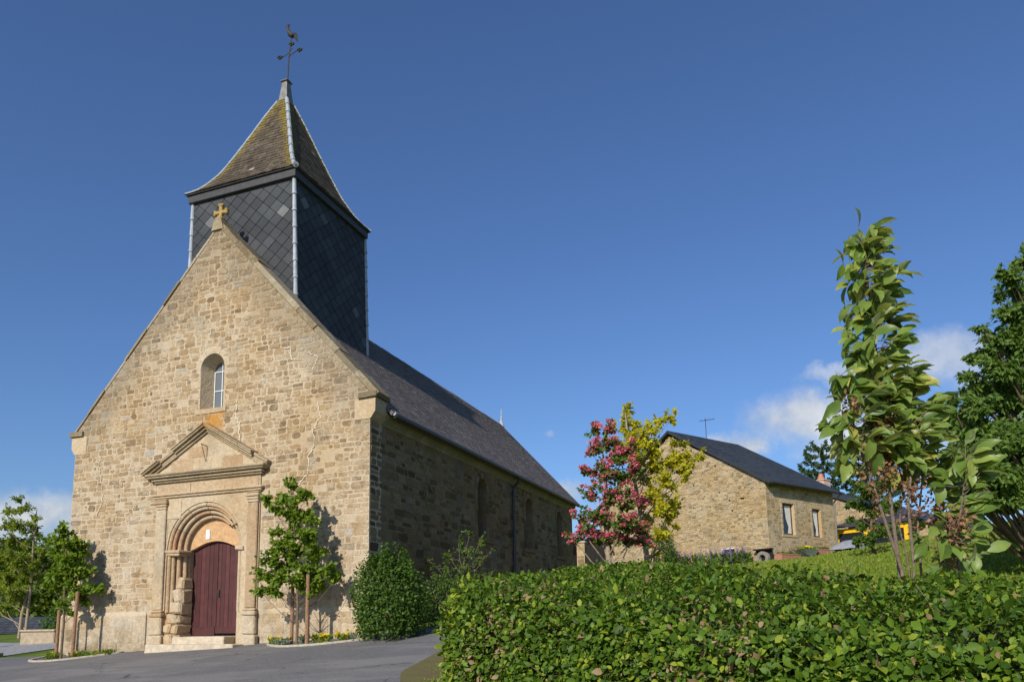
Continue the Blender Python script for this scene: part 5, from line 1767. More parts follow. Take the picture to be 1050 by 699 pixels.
def hedge():
    rg = np.random.default_rng(50)
    poly = np.array(HEDGE)
    A, Bp = poly, np.roll(poly, -1, axis=0)
    E = Bp - A
    EL = np.linalg.norm(E, axis=1)

    def sd_(pts):
        dmin = np.full(len(pts), 1e9); nrm = np.zeros((len(pts), 2))
        inside = np.zeros(len(pts), bool)
        for a, b, e, l in zip(A, Bp, E, EL):
            t = np.clip(((pts - a) @ e) / (l * l), 0, 1)
            q = a + t[:, None] * e
            dv = pts - q
            d = np.linalg.norm(dv, axis=1)
            k = d < dmin
            dmin[k] = d[k]; nrm[k] = dv[k] / (d[k][:, None] + 1e-9)
            cond = ((a[1] > pts[:, 1]) != (b[1] > pts[:, 1])) & (pts[:, 0] < (b[0] - a[0]) * (pts[:, 1] - a[1]) / (b[1] - a[1] + 1e-12) + a[0])
            inside ^= cond
        return dmin, -nrm, inside
    HH = lambda x, y: 1.31 - 0.20 * np.clip((y + 8) / 6, 0, 1) + 0.035 * np.sin(2.1 * x + 1.3 * y) + 0.03 * np.sin(4.7 * x - 3.1 * y) + 0.02 * np.sin(9 * x + 7 * y) - 0.22 * np.clip((x - 6.9) / 3, 0, 1)
    Hv = np.vectorize(H)
    RB = 0.30
    # top sheet, denser near the viewer
    cand = rg.uniform(poly.min(0), poly.max(0), size=(330000, 2))
    d, nr, ins = sd_(cand)
    dist = np.hypot(cand[:, 0] - CAM.x, cand[:, 1] - CAM.y)
    keep = ins & (rg.random(len(cand)) < np.clip(7.0 / dist, 0.28, 1.0))
    cand, d, nr = cand[keep], d[keep], nr[keep]
    fr = np.clip(d / RB, 0, 1)
    drop = RB * (1 - np.sqrt(np.clip(1 - (1 - fr) ** 2, 0, 1)))
    gz = Hv(cand[:, 0], cand[:, 1])
    depth = rg.random(len(cand)) ** 1.6 * 0.16
    lump = 0.03 * rg.normal(size=len(cand))
    z = gz + HH(cand[:, 0], cand[:, 1]) - drop - depth + lump
    Pt = np.column_stack([cand, z])
    out = np.column_stack([nr * (1 - fr)[:, None], 0.25 + fr])
    # side faces
    n_s = 90000
    pk = EL * np.array([2.4, 2.4, 1.6, .3, .2, .2, .4, .4, .4, .4, .4, .3, 1.0, 1.6, 2.2])
    ei = rg.choice(len(A), n_s, p=pk / pk.sum())
    t = rg.random(n_s)
    q = A[ei] + E[ei] * t[:, None]
    nrm = np.column_stack([E[ei][:, 1], -E[ei][:, 0]]) / EL[ei][:, None]
    wob = 0.05 * np.sin(q[:, 0] * 3 + q[:, 1] * 2.3) + 0.04 * np.sin(q[:, 0] * 7.1 - q[:, 1] * 5)
    inset = rg.random(n_s) ** 1.5 * 0.20 - 0.02
    zz = rg.random(n_s)
    hz = zz * (HH(q[:, 0], q[:, 1]) - 0.06)
    round_ = np.clip((hz - 0.88) / 0.35, 0, 1) ** 2 * 0.14
    q2 = q - nrm * (inset + round_ - wob)[:, None]
    Ps = np.column_stack([q2, Hv(q2[:, 0], q2[:, 1]) + hz])
    outs = np.column_stack([nrm, 0.25 + 0.0 * hz])
    P = np.concatenate([Pt, Ps]); O_ = np.concatenate([out, outs])
    # shoots standing above the clipped top
    k = rg.choice(len(Pt), 900, replace=False)
    Psh = Pt[k] + Z3 * rg.uniform(0.02, 0.10, 900)[:, None]
    P = np.concatenate([P, Psh]); O_ = np.concatenate([O_, np.tile(Z3, (900, 1))])
    n = len(P)
    D = O_ * 0.45 + rvec(rg, n) * 0.75 + np.array([0, 0, -0.18])
    N = O_ * 0.75 + rvec(rg, n) * 0.55 + Z3 * 0.25
    tint = np.clip(rg.normal(0.45, 0.26, n), 0, 0.92)
    # withered leaves come in patches
    pat = np.sin(P[:, 0] * 2.3 + 1.1) * np.sin(P[:, 1] * 2.9 + .4) + np.sin(P[:, 0] * 5.3 - P[:, 2] * 4 + P[:, 1] * 3)
    br = rg.random(n) < np.where(pat > 0.95, 0.16, 0.012)
    tint[br] = rg.uniform(0.955, 1.0, br.sum())
    yl = rg.random(n) < 0.035
    tint[yl] = 0.93
    # sunlit look of the left end put into its leaf colour
    endm = (np.abs((P[:, 0] - 5.9)) < 0.75) & (P[:, 1] < -5) & (rg.random(n) < 0.55)
    tint[endm] = np.clip(tint[endm] + 0.30, 0, 0.93)
    S = 0.0425 * rg.choice([0.55, 0.8, 1.0, 1.25, 1.6], n, p=[.2, .3, .25, .17, .08]) * rg.uniform(0.8, 1.2, n)
    root = thing('hedge', 'broad clipped hornbeam hedge filling the foreground', 'hedge', (8.5, -9.0, H(8.5, -9.0)))
    v, f, tt = leaves(P, D, N, S, 0.62, tint, T8, F8)
    fast_mesh('foliage', v, f, tt, M['leaf_hedge'], root)
    tw = MB()
    for i in rg.choice(n, 1500, replace=False):
        p = P[i]; o = O_[i] / np.linalg.norm(O_[i])
        e = p + o * 0.02 + rvec(rg, 1)[0] * 0.03
        s0 = p - o * rg.uniform(0.12, 0.3) + rvec(rg, 1)[0] * 0.12
        tw.tube([s0, (s0 + e) / 2 + rvec(rg, 1)[0] * .015, e], [0.005, 0.0035, 0.002], 4, cap=False)
    tw.build('twigs', M['bark'], root)
    # dark woody inside
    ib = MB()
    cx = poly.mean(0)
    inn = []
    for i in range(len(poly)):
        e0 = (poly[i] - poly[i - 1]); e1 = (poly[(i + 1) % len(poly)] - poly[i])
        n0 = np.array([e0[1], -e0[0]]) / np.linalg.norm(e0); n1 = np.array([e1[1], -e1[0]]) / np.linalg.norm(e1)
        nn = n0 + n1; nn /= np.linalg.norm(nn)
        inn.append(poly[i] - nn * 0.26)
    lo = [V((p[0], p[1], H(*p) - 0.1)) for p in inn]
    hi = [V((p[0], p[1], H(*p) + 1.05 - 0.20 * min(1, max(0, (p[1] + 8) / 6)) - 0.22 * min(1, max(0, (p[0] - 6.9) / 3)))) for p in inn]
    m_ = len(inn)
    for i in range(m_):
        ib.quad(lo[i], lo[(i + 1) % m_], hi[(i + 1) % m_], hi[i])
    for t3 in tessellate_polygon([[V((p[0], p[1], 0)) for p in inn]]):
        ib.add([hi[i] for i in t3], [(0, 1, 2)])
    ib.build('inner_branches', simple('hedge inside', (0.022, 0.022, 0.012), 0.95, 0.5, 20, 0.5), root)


hedge()


# -- cherry sapling rising from the hedge
def cherry():
    rg = np.random.default_rng(61)
    base = (9.85, -9.05, H(9.85, -9.05))
    k = 757.0 / 5.2
    root = thing('cherry_sapling', 'tall many stemmed cherry sapling with big drooping leaves behind the hedge', 'tree', base)
    mb = MB()
    z0 = 0.42 - base[2]
    L = lambda px, py, b=0.0: loc3(base, *look(base, px, py, b))
    stems = [
        ([(928, 640), (925, 585), (906, 530), (890, 480), (878, 450), (872, 415), (868, 392)], 0.014, -.05, (480, 385), 125, 0.45),
        ([(924, 640), (922, 580), (914, 520), (911, 486), (905, 430), (900, 370), (891, 300), (885, 250)], 0.016, 0.05, (466, 247), 500, 0.62),
        ([(938, 640), (937, 580), (931, 514), (936, 471), (930, 440), (927, 405), (925, 380)], 0.013, 0.0, (490, 392), 170, 0.62),
        ([(950, 640), (944, 580), (941, 540), (945, 500), (948, 460), (945, 425)], 0.010, 0.15, (500, 415), 105, 0.62),
        ([(984, 640), (984, 586), (980, 545), (985, 525), (988, 500), (990, 475)], 0.010, -.1, (582, 468), 120, 0.72),
        ([(966, 640), (966, 583), (961, 550), (964, 520), (966, 490)], 0.010, 0.1, (585, 475), 95, 0.75),
        ([(940, 640), (930, 570), (922, 540), (926, 500), (918, 460), (914, 430)], 0.009, 0.2, (470, 420), 30, 0.6),
    ]
    P, D, N, S, T = [], [], [], [], []
    CP = []
    for pts, r, b, (ya, yb), nl, rightness in stems:
        q = [L(x, y, b + rg.uniform(-.03, .03)) for x, y in pts]
        mb.tube(q, [r * (1 - 0.75 * i / (len(q) - 1)) for i in range(len(q))], 8)
        ys = np.array([p[1] for p in pts][::-1], float); xs = np.array([p[0] for p in pts][::-1], float)
        for i in range(int(nl * 0.45)):
            y = yb + (ya - yb) * rg.random() ** 1.15
            x = np.interp(y, ys, xs)
            # short spur first
            right = rg.random() < rightness
            az = rg.normal(0, 0.75) if right else PI + rg.normal(0, 0.7)
            dh = R2 * math.cos(az) + F2 * math.sin(az)
            p0 = L(x, y, b)
            sl_ = rg.uniform(0.03, 0.20) * (0.55 if y < yb + 25 else 1)
            p1 = p0 + dh * sl_ + Z3 * rg.uniform(.0, .14)
            mb.tube([p0, (p0 + p1) / 2 - Z3 * .01, p1], [0.0035, 0.0028, 0.002], 4, cap=False)
            for q_ in range(rg.integers(2, 4)):
                az2 = az + rg.normal(0, 0.45)
                dh2 = R2 * math.cos(az2) + F2 * math.sin(az2)
                d = dh2 * rg.uniform(.6, 1) + R2 * 0.45 + Z3 * rg.normal(0.16 if right else -0.35, 0.3) + rvec(rg, 1)[0] * 0.12
                if rg.random() < 0.12: d = -Z3 + rvec(rg, 1)[0] * 0.4
                P.append(p0 + (p1 - p0) * rg.uniform(.55, 1.0)); D.append(d); N.append(Z3 * 0.7 - F2 * rg.uniform(.1, 1.1) + rvec(rg, 1)[0] * 0.5); S.append(rg.uniform(0.085, 0.19)); T.append(np.clip(rg.normal(.5, .25), 0, 1))
        for i in range(int(nl * 0.16)):
            y = rg.uniform(ya - 70, ya + 25); x = np.interp(y, ys, xs)
            CP.append(L(x + rg.normal(0, 7), y, b + rg.normal(0, .06)))
    mb.build('stems', M['cherry_bark'], root)
    P, D, N, S, T = map(np.array, (P, D, N, S, T))
    tm = np.array([(0, 0, 0), (.10, .18, .02), (.30, .44, .075), (.55, .50, .08), (.80, .28, .02), (1, 0, -.17), (.80, -.28, .02), (.55, -.50, .08), (.30, -.44, .075), (.10, -.18, .02), (.10, 0, .0), (.30, 0, .015), (.55, 0, .0), (.80, 0, -.07), (-.14, .012, -.0), (-.14, -.012, 0)], float)
    fc = [(0, 10, 1), (10, 11, 2), (10, 2, 1), (11, 12, 3), (11, 3, 2), (12, 13, 4), (12, 4, 3), (13, 5, 4)]
    mir = {1: 9, 2: 8, 3: 7, 4: 6}
    fc = fc + [tuple(mir.get(i, i) for i in reversed(f)) for f in fc] + [(14, 15, 0)]
    v, f, t = leaves(P, D, N, S, 0.50, T, tm, np.array(fc))
    fast_mesh('foliage', v, f, t, M['leaf_cherry'], root)
    ps, ts = [], []
    extra = [L(x + rg.normal(0, 5), y + rg.normal(0, 9), rg.normal(0, .08)) for x, y in ((965, 540), (983, 548), (975, 528), (958, 572), (984, 578), (902, 535), (898, 520), (880, 445), (884, 460), (937, 470), (935, 505), (950, 480), (989, 585), (926, 520), (928, 500))]
    for c in CP + extra:
        n = rg.integers(8, 24)
        ps.append(c[None] + rg.normal(size=(n, 3)) * np.array([.022, .022, .05])); ts.append(rg.random(n))
    ps = np.concatenate(ps); ts = np.concatenate(ts); n = len(ps)
    v, f, t = leaves(ps, rvec(rg, n) - Z3 * .5, rvec(rg, n), 0.034 * rg.uniform(.6, 1.4, n), 0.55, ts)
    fast_mesh('withered_blossom', v, f, t, M['catkin'], root)


cherry()

# -- big trees at right and behind
kk = 47.3
bx_, by_ = 14.6, 4.2
bz = H(bx_, by_)
z560 = 1.61
cl = []
rg3 = np.random.default_rng(9)
for px, py, r in ((1050, 268, 10), (1036, 285, 11), (1052, 298, 14), (1024, 302, 6), (1040, 322, 14), (1006, 340, 5), (1020, 348, 12), (1048, 350, 18), (1010, 368, 11), (1032, 380, 18), (990, 385, 8), (998, 402, 12), (1018, 412, 20), (1048, 410, 20), (985, 425, 12), (1000, 440, 18), (1030, 445, 22), (985, 460, 13), (1010, 475, 20), (1042, 478, 22), (990, 495, 14), (1018, 505, 15), (1046, 508, 15), (1000, 515, 9), (1030, 516, 10), (1075, 300, 22), (1080, 350, 28), (1085, 410, 30), (1080, 470, 30), (1075, 505, 20), (1110, 360, 26), (1118, 430, 30), (1115, 490, 26), (1065, 260, 12), (1090, 280, 16), (975, 412, 5), (1042, 300, 8), (1035, 512, 12), (1052, 512, 14), (1020, 510, 12), (1064, 505, 18), (1042, 500, 16), (1030, 490, 18), (978, 440, 9), (975, 470, 9), (982, 500, 9), (1025, 500, 20), (1000, 485, 16), (1020, 460, 20), (1050, 450, 24), (1030, 410, 20), (1060, 380, 24), (1060, 330, 18), (1035, 350, 16), (1000, 420, 14), (1015, 512, 12), (1050, 495, 24)):
    for q in range(2):
        cl.append((*look((bx_, by_, bz), px + rg3.normal(0, 3), py + rg3.normal(0, 3), rg3.uniform(-1.3, 1.3) * (.4 + min(1, (py - 250) / 150))), r / kk * 1.05))
for px, py, r in ((1012, 508, 14), (1035, 510, 14), (1058, 508, 16), (1000, 498, 14), (1022, 490, 18), (1048, 490, 20), (985, 505, 11), (968, 498, 9), (968, 480, 10), (985, 478, 13), (1035, 455, 22), (1010, 450, 18)):
    cl.append((*look((bx_, by_, bz), px, py, rg3.uniform(-2.2, -1.0)), r / kk))
tree('cherry_tree', 'big mid green spreading tree at the right edge of the lawn', 'tree', (bx_, by_, bz), [(0, 0, -.2), (0.03, 0, 1.5), (-.05, 0.1, 3.0), (0, 0, 4.8), (-.1, 0, 6.6)], cl, 0.13, (M['leaf_big'], M['bark']), 105, r0=0.17, dens=520, wid=0.5, twig=0.012, droop=0.4, limb=0.6)
kk = 25.2
bx_, by_ = 12.3, 18.2
bz = H(bx_, by_)
cl = [(*look((bx_, by_, bz), px, py, rg3.uniform(-.8, .8)), r / kk) for px, py, r in ((885, 485, 8), (898, 480, 9), (878, 500, 7), (892, 505, 11), (905, 500, 9), (880, 520, 9), (898, 525, 12), (872, 532, 5), (886, 540, 9), (905, 545, 10), (893, 555, 9), (912, 520, 9), (880, 556, 6), (918, 490, 8), (918, 545, 8), (868, 520, 3))]
tree('garden_tree', 'middling green leafy tree beside the yellow porch', 'tree', (bx_, by_, bz), [(0, 0, -.2), (0, 0, 1.2), (.05, 0, 2.4), (0, 0, 3.6)], cl, 0.13, (M['leaf_thorn'], M['bark']), 106, r0=0.06, dens=650, wid=0.55, limb=0.4)
# monkey-puzzle like conifer behind the house
def conifer(name, label, base, hgt, rad, seed):
    rg = np.random.default_rng(seed)
    root = thing(name, label, 'tree', base)
    mb = MB()
    b = np.array(base)
    mb.tube([b - Z3 * .2, b + Z3 * hgt * .5, b + Z3 * hgt], [0.22, 0.12, 0.03], 8)
    P, D = [], []
    z = 2.0
    while z < hgt:
        f = (hgt - z) / hgt
        nb = 6
        ph = rg.uniform(0, 6)
        for k in range(nb):
            a = ph + k * 2 * PI / nb + rg.uniform(-.25, .25)
            L = rad * (0.30 + 0.9 * f) * rg.uniform(.75, 1.15)
            dh = np.array([math.cos(a), math.sin(a), 0])
            p = [b + Z3 * z, b + Z3 * (z - 0.10 * L) + dh * L * .5, b + Z3 * (z + 0.05 * L) + dh * L * .85, b + Z3 * (z + 0.25 * L) + dh * L]
            mb.tube(p, [0.04, 0.03, 0.02, 0.01], 5, cap=False)
            n = int(95 * L)
            t = rg.uniform(0.15, 1, n)
            i0 = np.minimum((t * 3).astype(int), 2); fr = t * 3 - i0
            pa = np.array(p)
            q = pa[i0] * (1 - fr)[:, None] + pa[i0 + 1] * fr[:, None]
            P.append(q); D.append(rvec(rg, n) + dh * .5)
        z += rg.uniform(0.5, 0.75)
    P = np.concatenate(P); D = np.concatenate(D); n = len(P)
    mb.build('trunk', M['bark'], root)
    v, f, t = leaves(P, D, rvec(rg, n), 0.26 * rg.uniform(.6, 1.2, n), 0.4, rg.random(n))
    fast_mesh('crown', v, f, t, M['leaf_conifer'], root)


conifer('conifer', 'dark open branched conifer rising behind the chimney', (11.9, 44.2, H(11.9, 44.2)), 7.9, 3.6, 301)
conifer('conifer', 'second dark conifer to the right of the chimney', (15.0, 46.5, H(15.0, 46.5)), 7.2, 3.2, 302)

# -- left side garden
rg4 = np.random.default_rng(12)
bx_, by_ = -20.6, 7.0
bz = H(bx_, by_)
kk = 25.2
cl = [(*look((bx_, by_, bz), px, py, rg4.uniform(-.7, .7)), r / kk) for px, py, r in ((18, 512, 5), (12, 525, 7), (26, 522, 6), (38, 530, 5), (6, 540, 8), (20, 540, 9), (34, 543, 7), (-5, 550, 9), (10, 556, 9), (27, 560, 9), (40, 565, 6), (2, 572, 10), (18, 576, 10), (34, 580, 8), (-12, 580, 10), (8, 592, 10), (25, 596, 10), (40, 592, 6), (-2, 606, 9), (15, 610, 10), (30, 612, 8), (6, 622, 7), (-20, 560, 8), (-18, 605, 9))]
lt = tree('ornamental_tree', 'light feathery tree with twin stems in the garden at far left', 'tree', (bx_, by_, bz), [(0, 0, -.2), (0.05, 0, 1.2), (0.1, 0, 2.6), (0.05, 0, 4.0), (0.1, 0, 5.4)], cl, 0.15, (M['leaf_locust'], M['bark_pale']), 107, r0=0.07, dens=330, wid=0.42, spread=1.3, twig=0.010)
s2_ = MB()
s2_.tube([loc3((bx_, by_, bz), -.25, 0, -.1), loc3((bx_, by_, bz), -.2, 0, 1.0), loc3((bx_, by_, bz), .05, 0, 2.2)], [0.07, 0.06, 0.05], 8)
s2_.build('trunk', M['bark_pale'], lt)
bush('clipped_bush', 'round clipped green bush behind the stone planter at far left', 'bush', (-17.2, 6.3, 0.25), (0.95, 0.8, 0.85), 3000, 0.11, M['leaf_bush'], 207)
pb = MB()
random.seed(17)
pb.cbox((-17.05, 4.2, -0.85), (-15.35, 4.9, 0.05), 0.03, 0.5, fn=None, j=0.01)
pb.cbox((-17.1, 4.15, 0.054), (-15.30, 4.95, 0.13), 0.02, 0.8)
tag(pb.build('stone_planter', M['boxstone']), 'rectangular pale stone planter on the gravel at far left', 'planter')
gw_ = MB()
gw_.box((-40, 9.6, -1.6), (-14.2, 10.0, 0.05), 0.5)
wl = random.Random(3)
O = V((-40, 9.35, -0.05))
tiles(gw_, O, (1, 0, 0), (0, 0.8, 0.62), [(0, 0), (25.8, 0), (25.8, 1.15), (0, 1.15)], 'rect', 0.3, 0.2, 0.02, wl)
gw_.hexa([V((-40, 9.36, -0.1)), V((-14.2, 9.36, -0.1)), V((-14.2, 10.28, -0.1)), V((-40, 10.28, -0.1)), V((-40, 9.36, -0.06)), V((-14.2, 9.36, -0.06)), V((-14.2, 10.28, 0.65)), V((-40, 10.28, 0.65))], 0.2)
tag(gw_.build('slate_coped_wall', M['slate_blue']), 'long dark slate covered garden wall at far left', 'wall')
lat = MB()
lx, ly = -17.3, 3.3
lz = H(lx, ly)
lat.cbox((lx - .12, ly - .12, lz - 0.1), (lx + .12, ly + .12, lz + 0.12), 0.02)
lat.cbox((lx - .09, ly - .09, lz + 0.122), (lx + .09, ly + .09, lz + 0.40), 0.01)
lat.hexa([V((lx - .14, ly - .14, lz + .402)), V((lx + .14, ly - .14, lz + .402)), V((lx + .14, ly + .14, lz + .402)), V((lx - .14, ly + .14, lz + .402)), V((lx - .02, ly - .02, lz + .58)), V((lx + .02, ly - .02, lz + .58)), V((lx + .02, ly + .02, lz + .58)), V((lx - .02, ly + .02, lz + .58))], 0.5)
tag(lat.build('stone_lantern', M['lead']), 'small grey stone lantern on the gravel at the left edge', 'lantern')


# -- far trees: each its own thing
def far_tree(x, y, hgt, rad, seed, label, mat=None, n=900):
    rg = np.random.default_rng(seed)
    base = (x, y, H(x, y))
    root = thing('broadleaf_tree', label, 'tree', base, 'trees on the hillside at left')
    b = np.array(base)
    mb = MB()
    mb.tube([b - Z3 * .3, b + Z3 * hgt * .35, b + Z3 * hgt * .8], [rad * .08, rad * .06, rad * .02], 7)
    nc = 16
    P, D, N = [], [], []
    for k in range(nc):
        d = rvec(rg, 1)[0]
        c = b + Z3 * hgt * .58 + d * np.array([rad, rad, hgt * .36]) * rg.uniform(.45, .85)
        mb.tube([b + Z3 * hgt * .3, (b + Z3 * hgt * .45 + c) / 2, c], [rad * .03, rad * .02, rad * .008], 5, cap=False)
        m_ = n // nc
        dd = rvec(rg, m_)
        P.append(c + dd * rad * .42 * rg.uniform(.5, 1, (m_, 1))); D.append(dd * .4 + rvec(rg, m_)); N.append(dd + Z3 * .4 + rvec(rg, m_) * .4)
    mb.build('trunk', M['bark'], root)
    P, D, N = map(np.concatenate, (P, D, N)); m_ = len(P)
    v, f, t = leaves(P, D, N, rad * .17 * rg.uniform(.5, 1.2, m_), 0.7, np.clip(rg.normal(.45, .25, m_), 0, 1))
    fast_mesh('crown', v, f, t, mat or M['leaf_far'], root)


FT = [(-33, 17, 2.6, 2.0, 'dark bushy tree just behind the slate covered wall at left'), (-38, 20, 3.0, 2.4, 'broad dark tree behind the left garden tree'), (-29, 17.5, 2.0, 1.7, 'low dark tree close beside the church corner'),
      (-62, 33, 3.6, 2.6, 'round tree at the foot of the hill field'), (-74, 42, 4.6, 3.2, 'tall tree on the near hillside'), (-58, 38, 3.4, 2.4, 'pale green tree on the hillside left of the church'), (-88, 46, 4.6, 3.2, 'broad tree at the lower field edge'), (-70, 52, 4.4, 3.0, 'round tree behind the staked tree far away'),
      (-150, 92, 11, 7, 'left tree of the row along the upper field edge'), (-142, 98, 12, 7, 'second tree of the row along the upper field edge'), (-158, 106, 12, 8, 'tall tree of the row along the upper field edge'), (-136, 104, 11, 7, 'right tree of the row along the upper field edge'), (-168, 96, 11, 8, 'outermost left tree of the row along the upper field edge')]
for i, (x, y, h_, r, lb) in enumerate(FT):
    far_tree(x, y, h_, r, 400 + i, lb, n=1500 if x > -50 else 900)
# woodland on the hill crest reads as one mass
rg5 = np.random.default_rng(31)
n = 14000
ang = rg5.uniform(math.radians(108), math.radians(172), n)
dd = rg5.uniform(225, 290, n)
wx, wy = dd * np.cos(ang), dd * np.sin(ang)
wz = np.array([H(a, b) for a, b in zip(wx, wy)])
P = np.column_stack([wx, wy, wz + rg5.random(n) ** .7 * (9 + 3 * np.sin(ang * 60))])
v, f, t = leaves(P, rvec(rg5, n), rvec(rg5, n) + Z3 * .5 + np.array([.3, -.8, 0]), 3.0 * rg5.uniform(.5, 1.2, n), 0.8, np.clip(rg5.normal(.4, .25, n), 0, 1))
tag(fast_mesh('woodland', v, f, t, M['leaf_far']), 'distant dark woodland along the hill crest at left', 'woodland', kind='stuff')


# -- grass on the lawn and verge
def grass():
    rg = np.random.default_rng(71)
    pts = []
    n = 90000
    a = rg.uniform(-0.20, 0.78, n)          # sideways slope from the viewer
    d = 5.0 + 34 * rg.random(n) ** 1.4
    xy = np.array([CAM.x, CAM.y]) + (np.array([FWD.x, FWD.y])[None] + np.array([RGT.x, RGT.y])[None] * a[:, None]) * d[:, None]
    x, y = xy[:, 0], xy[:, 1]
    rel = (np.column_stack([x, y]) - np.array([B0.x, B0.y]))
    t_ = rel @ np.array([DL.x, DL.y]); u_ = rel @ np.array([GL.x, GL.y])
    ok = (y > -9.5) & (x > 4.6) & ~((t_ > -0.25) & (u_ > -0.25)) & (t_ < 30)
    x, y, d = x[ok], y[ok], d[ok]
    xv = rg.uniform(3.3, 6.6, 14000); yv = rg.uniform(-13, 3, 14000)
    edge = 4.0 - 0.42 * (yv + 5.3) * (yv < -5.3) - 0.16 * (yv + 5.3) * (yv >= -5.3)
    okv = (xv > edge + 0.15 + 0.5 * rg.random(len(xv)) ** 2) & (xv < edge + 2.2)
    x = np.concatenate([x, xv[okv]]); y = np.concatenate([y, yv[okv]]); d = np.concatenate([d, np.full(okv.sum(), 7.0)])
    z = np.array([H(p, q) for p, q in zip(x, y)])
    n = len(x)
    P = np.column_stack([x, y, z + 0.002])
    D = Z3 * 0.8 + rg.normal(size=(n, 3)) * 0.55
    S = np.clip(0.05 + 0.0026 * d, .05, .14) * rg.uniform(.6, 1.4, n)
    tint = np.clip(rg.normal(.5, .22, n), 0, .92)
    fl = rg.random(n) < .006
    tint[fl] = 1.0
    v, f, t = leaves(P, D, rvec(rg, n) * .6 + np.array([0, -.9, .3]), S, np.clip(0.10 + .012 * d, .1, .5), tint)
    tag(fast_mesh('lawn_grass', v, f, t, M['grass_blade']), 'short green grass on the lawn and the verge', 'grass', kind='stuff')


grass()


# -- flowers
def flower_clump(name, label, cat, x, y, z, rad, hgt, nl, nf, leafm, flm, seed, group, fs=0.034, ls=0.09, spike=False):
    rg = np.random.default_rng(seed)
    root = thing(name, label, cat, (x, y, z), group)
    b = np.array((x, y, z))
    th = rg.uniform(0, 2 * PI, nl); rr_ = rad * np.sqrt(rg.random(nl))
    P = b + np.column_stack([rr_ * np.cos(th), rr_ * np.sin(th), hgt * .7 * rg.random(nl)])
    D = rvec(rg, nl) * .6 + Z3 * .7
    v, f, t = leaves(P, D, rvec(rg, nl), ls * rg.uniform(.6, 1.3, nl), 0.35, rg.random(nl))
    fast_mesh('leaves', v, f, t, leafm, root)
    if nf:
        ps, sb, sd2, sl = [], [], [], []
        for k in range(nf):
            a, r = rg.uniform(0, 2 * PI), rad * math.sqrt(rg.random())
            c = b + np.array([r * math.cos(a), r * math.sin(a), hgt * rg.uniform(.75, 1.1)])
            m_ = 12 if not spike else 30
            g0 = b + (c - b) * np.array([.5, .5, 0])
            sb.append(g0); sd2.append(c - g0); sl.append(np.linalg.norm(c - g0))
            ps.append(c + rg.normal(size=(m_, 3)) * (np.array([.02, .02, .012]) if not spike else np.array([.03, .03, .10])))
        ps = np.concatenate(ps); m_ = len(ps)
        v, f, t = leaves(ps, rvec(rg, m_) + np.array([0, -.5, .3]), rvec(rg, m_) + np.array([0, -.6, .8]), fs * rg.uniform(.7, 1.2, m_), .9, rg.random(m_))
        v2, f2, t2 = leaves(np.array(sb), np.array(sd2), rvec(rg, len(sb)), np.array(sl), .03, np.zeros(len(sb)))
        fast_mesh('flowers', *merge((v, f, t), (v2, f2, t2)), flm, root)


gA = 'flowers in the bed right of the door'
for i, (x, nf, lm, lb) in enumerate([(-2.05, 12, 'leaf_young', 'yellow flowers at the left end of the bed right of the door'), (-1.75, 4, 'leaf_grey', 'sparse yellow flowers just left of the thin stake'), (-1.35, 3, 'leaf_grey', 'grey green foliage plant at the foot of the young tree right of the door'),
                                     (-0.95, 9, 'leaf_young', 'yellow flowers at the foot of the right stake'), (-0.6, 16, 'leaf_young', 'densest clump of yellow flowers in the bed right of the door'), (-0.28, 14, 'leaf_young', 'yellow flowers near the right end of the bed'), (0.02, 2, 'leaf_grey', 'grey green plant beside the guard stone')]):
    y = -0.62 - 0.18 * math.sin(i * 1.9)
    flower_clump('flower_clump', lb, 'flowers', x, y, H(x, y), 0.17, 0.20, 120, nf * 2 // 3, M[lm], M['flower_yellow'], 500 + i, gA)
gB = 'low plants in the bed at the left church corner'
for i, (x, nf, lm, lb) in enumerate([(-9.45, 2, 'leaf_young', 'low plant at the outer left end of the corner bed'), (-9.05, 3, 'leaf_young', 'low green plant beside the left stake'), (-8.6, 1, 'leaf_grey', 'grey green plant between the two stakes'), (-8.15, 4, 'leaf_young', 'green plant at the foot of the taller stake'), (-7.8, 5, 'leaf_young', 'low plant with yellow specks right of the taller stake'), (-7.5, 2, 'leaf_young', 'low plant at the right tip of the corner bed')]):
    y = -0.55 - 0.2 * math.sin(i * 2.3) if i else -0.3
    flower_clump('flower_clump', lb, 'flowers', x, y, H(x, y), 0.19, 0.15, 130, nf // 2, M[lm], M['flower_yellow'], 520 + i, gB)
gC = 'irises along the barn gable'
LBL = ['first lilac iris clump from the columnar shrub', 'second lilac iris clump from the columnar shrub', 'third lilac iris clump from the columnar shrub', 'iris clump just left of the low white window', 'iris clump in front of the low white window', 'iris clump just right of the low white window', 'iris clump nearest the millstone']
for i, u in enumerate((6.3, 5.4, 4.5, 3.5, 2.6, 1.9, 1.2)):
    p = B0 + GL * u - DL * 0.5
    z = H(p.x, p.y)
    flower_clump('iris_clump', LBL[i], 'flowers', p.x, p.y, z, 0.34, 0.75, 60, 6, M['leaf_thorn'], M['flower_purple'], 540 + i, gC, fs=0.06, ls=0.36, spike=True)

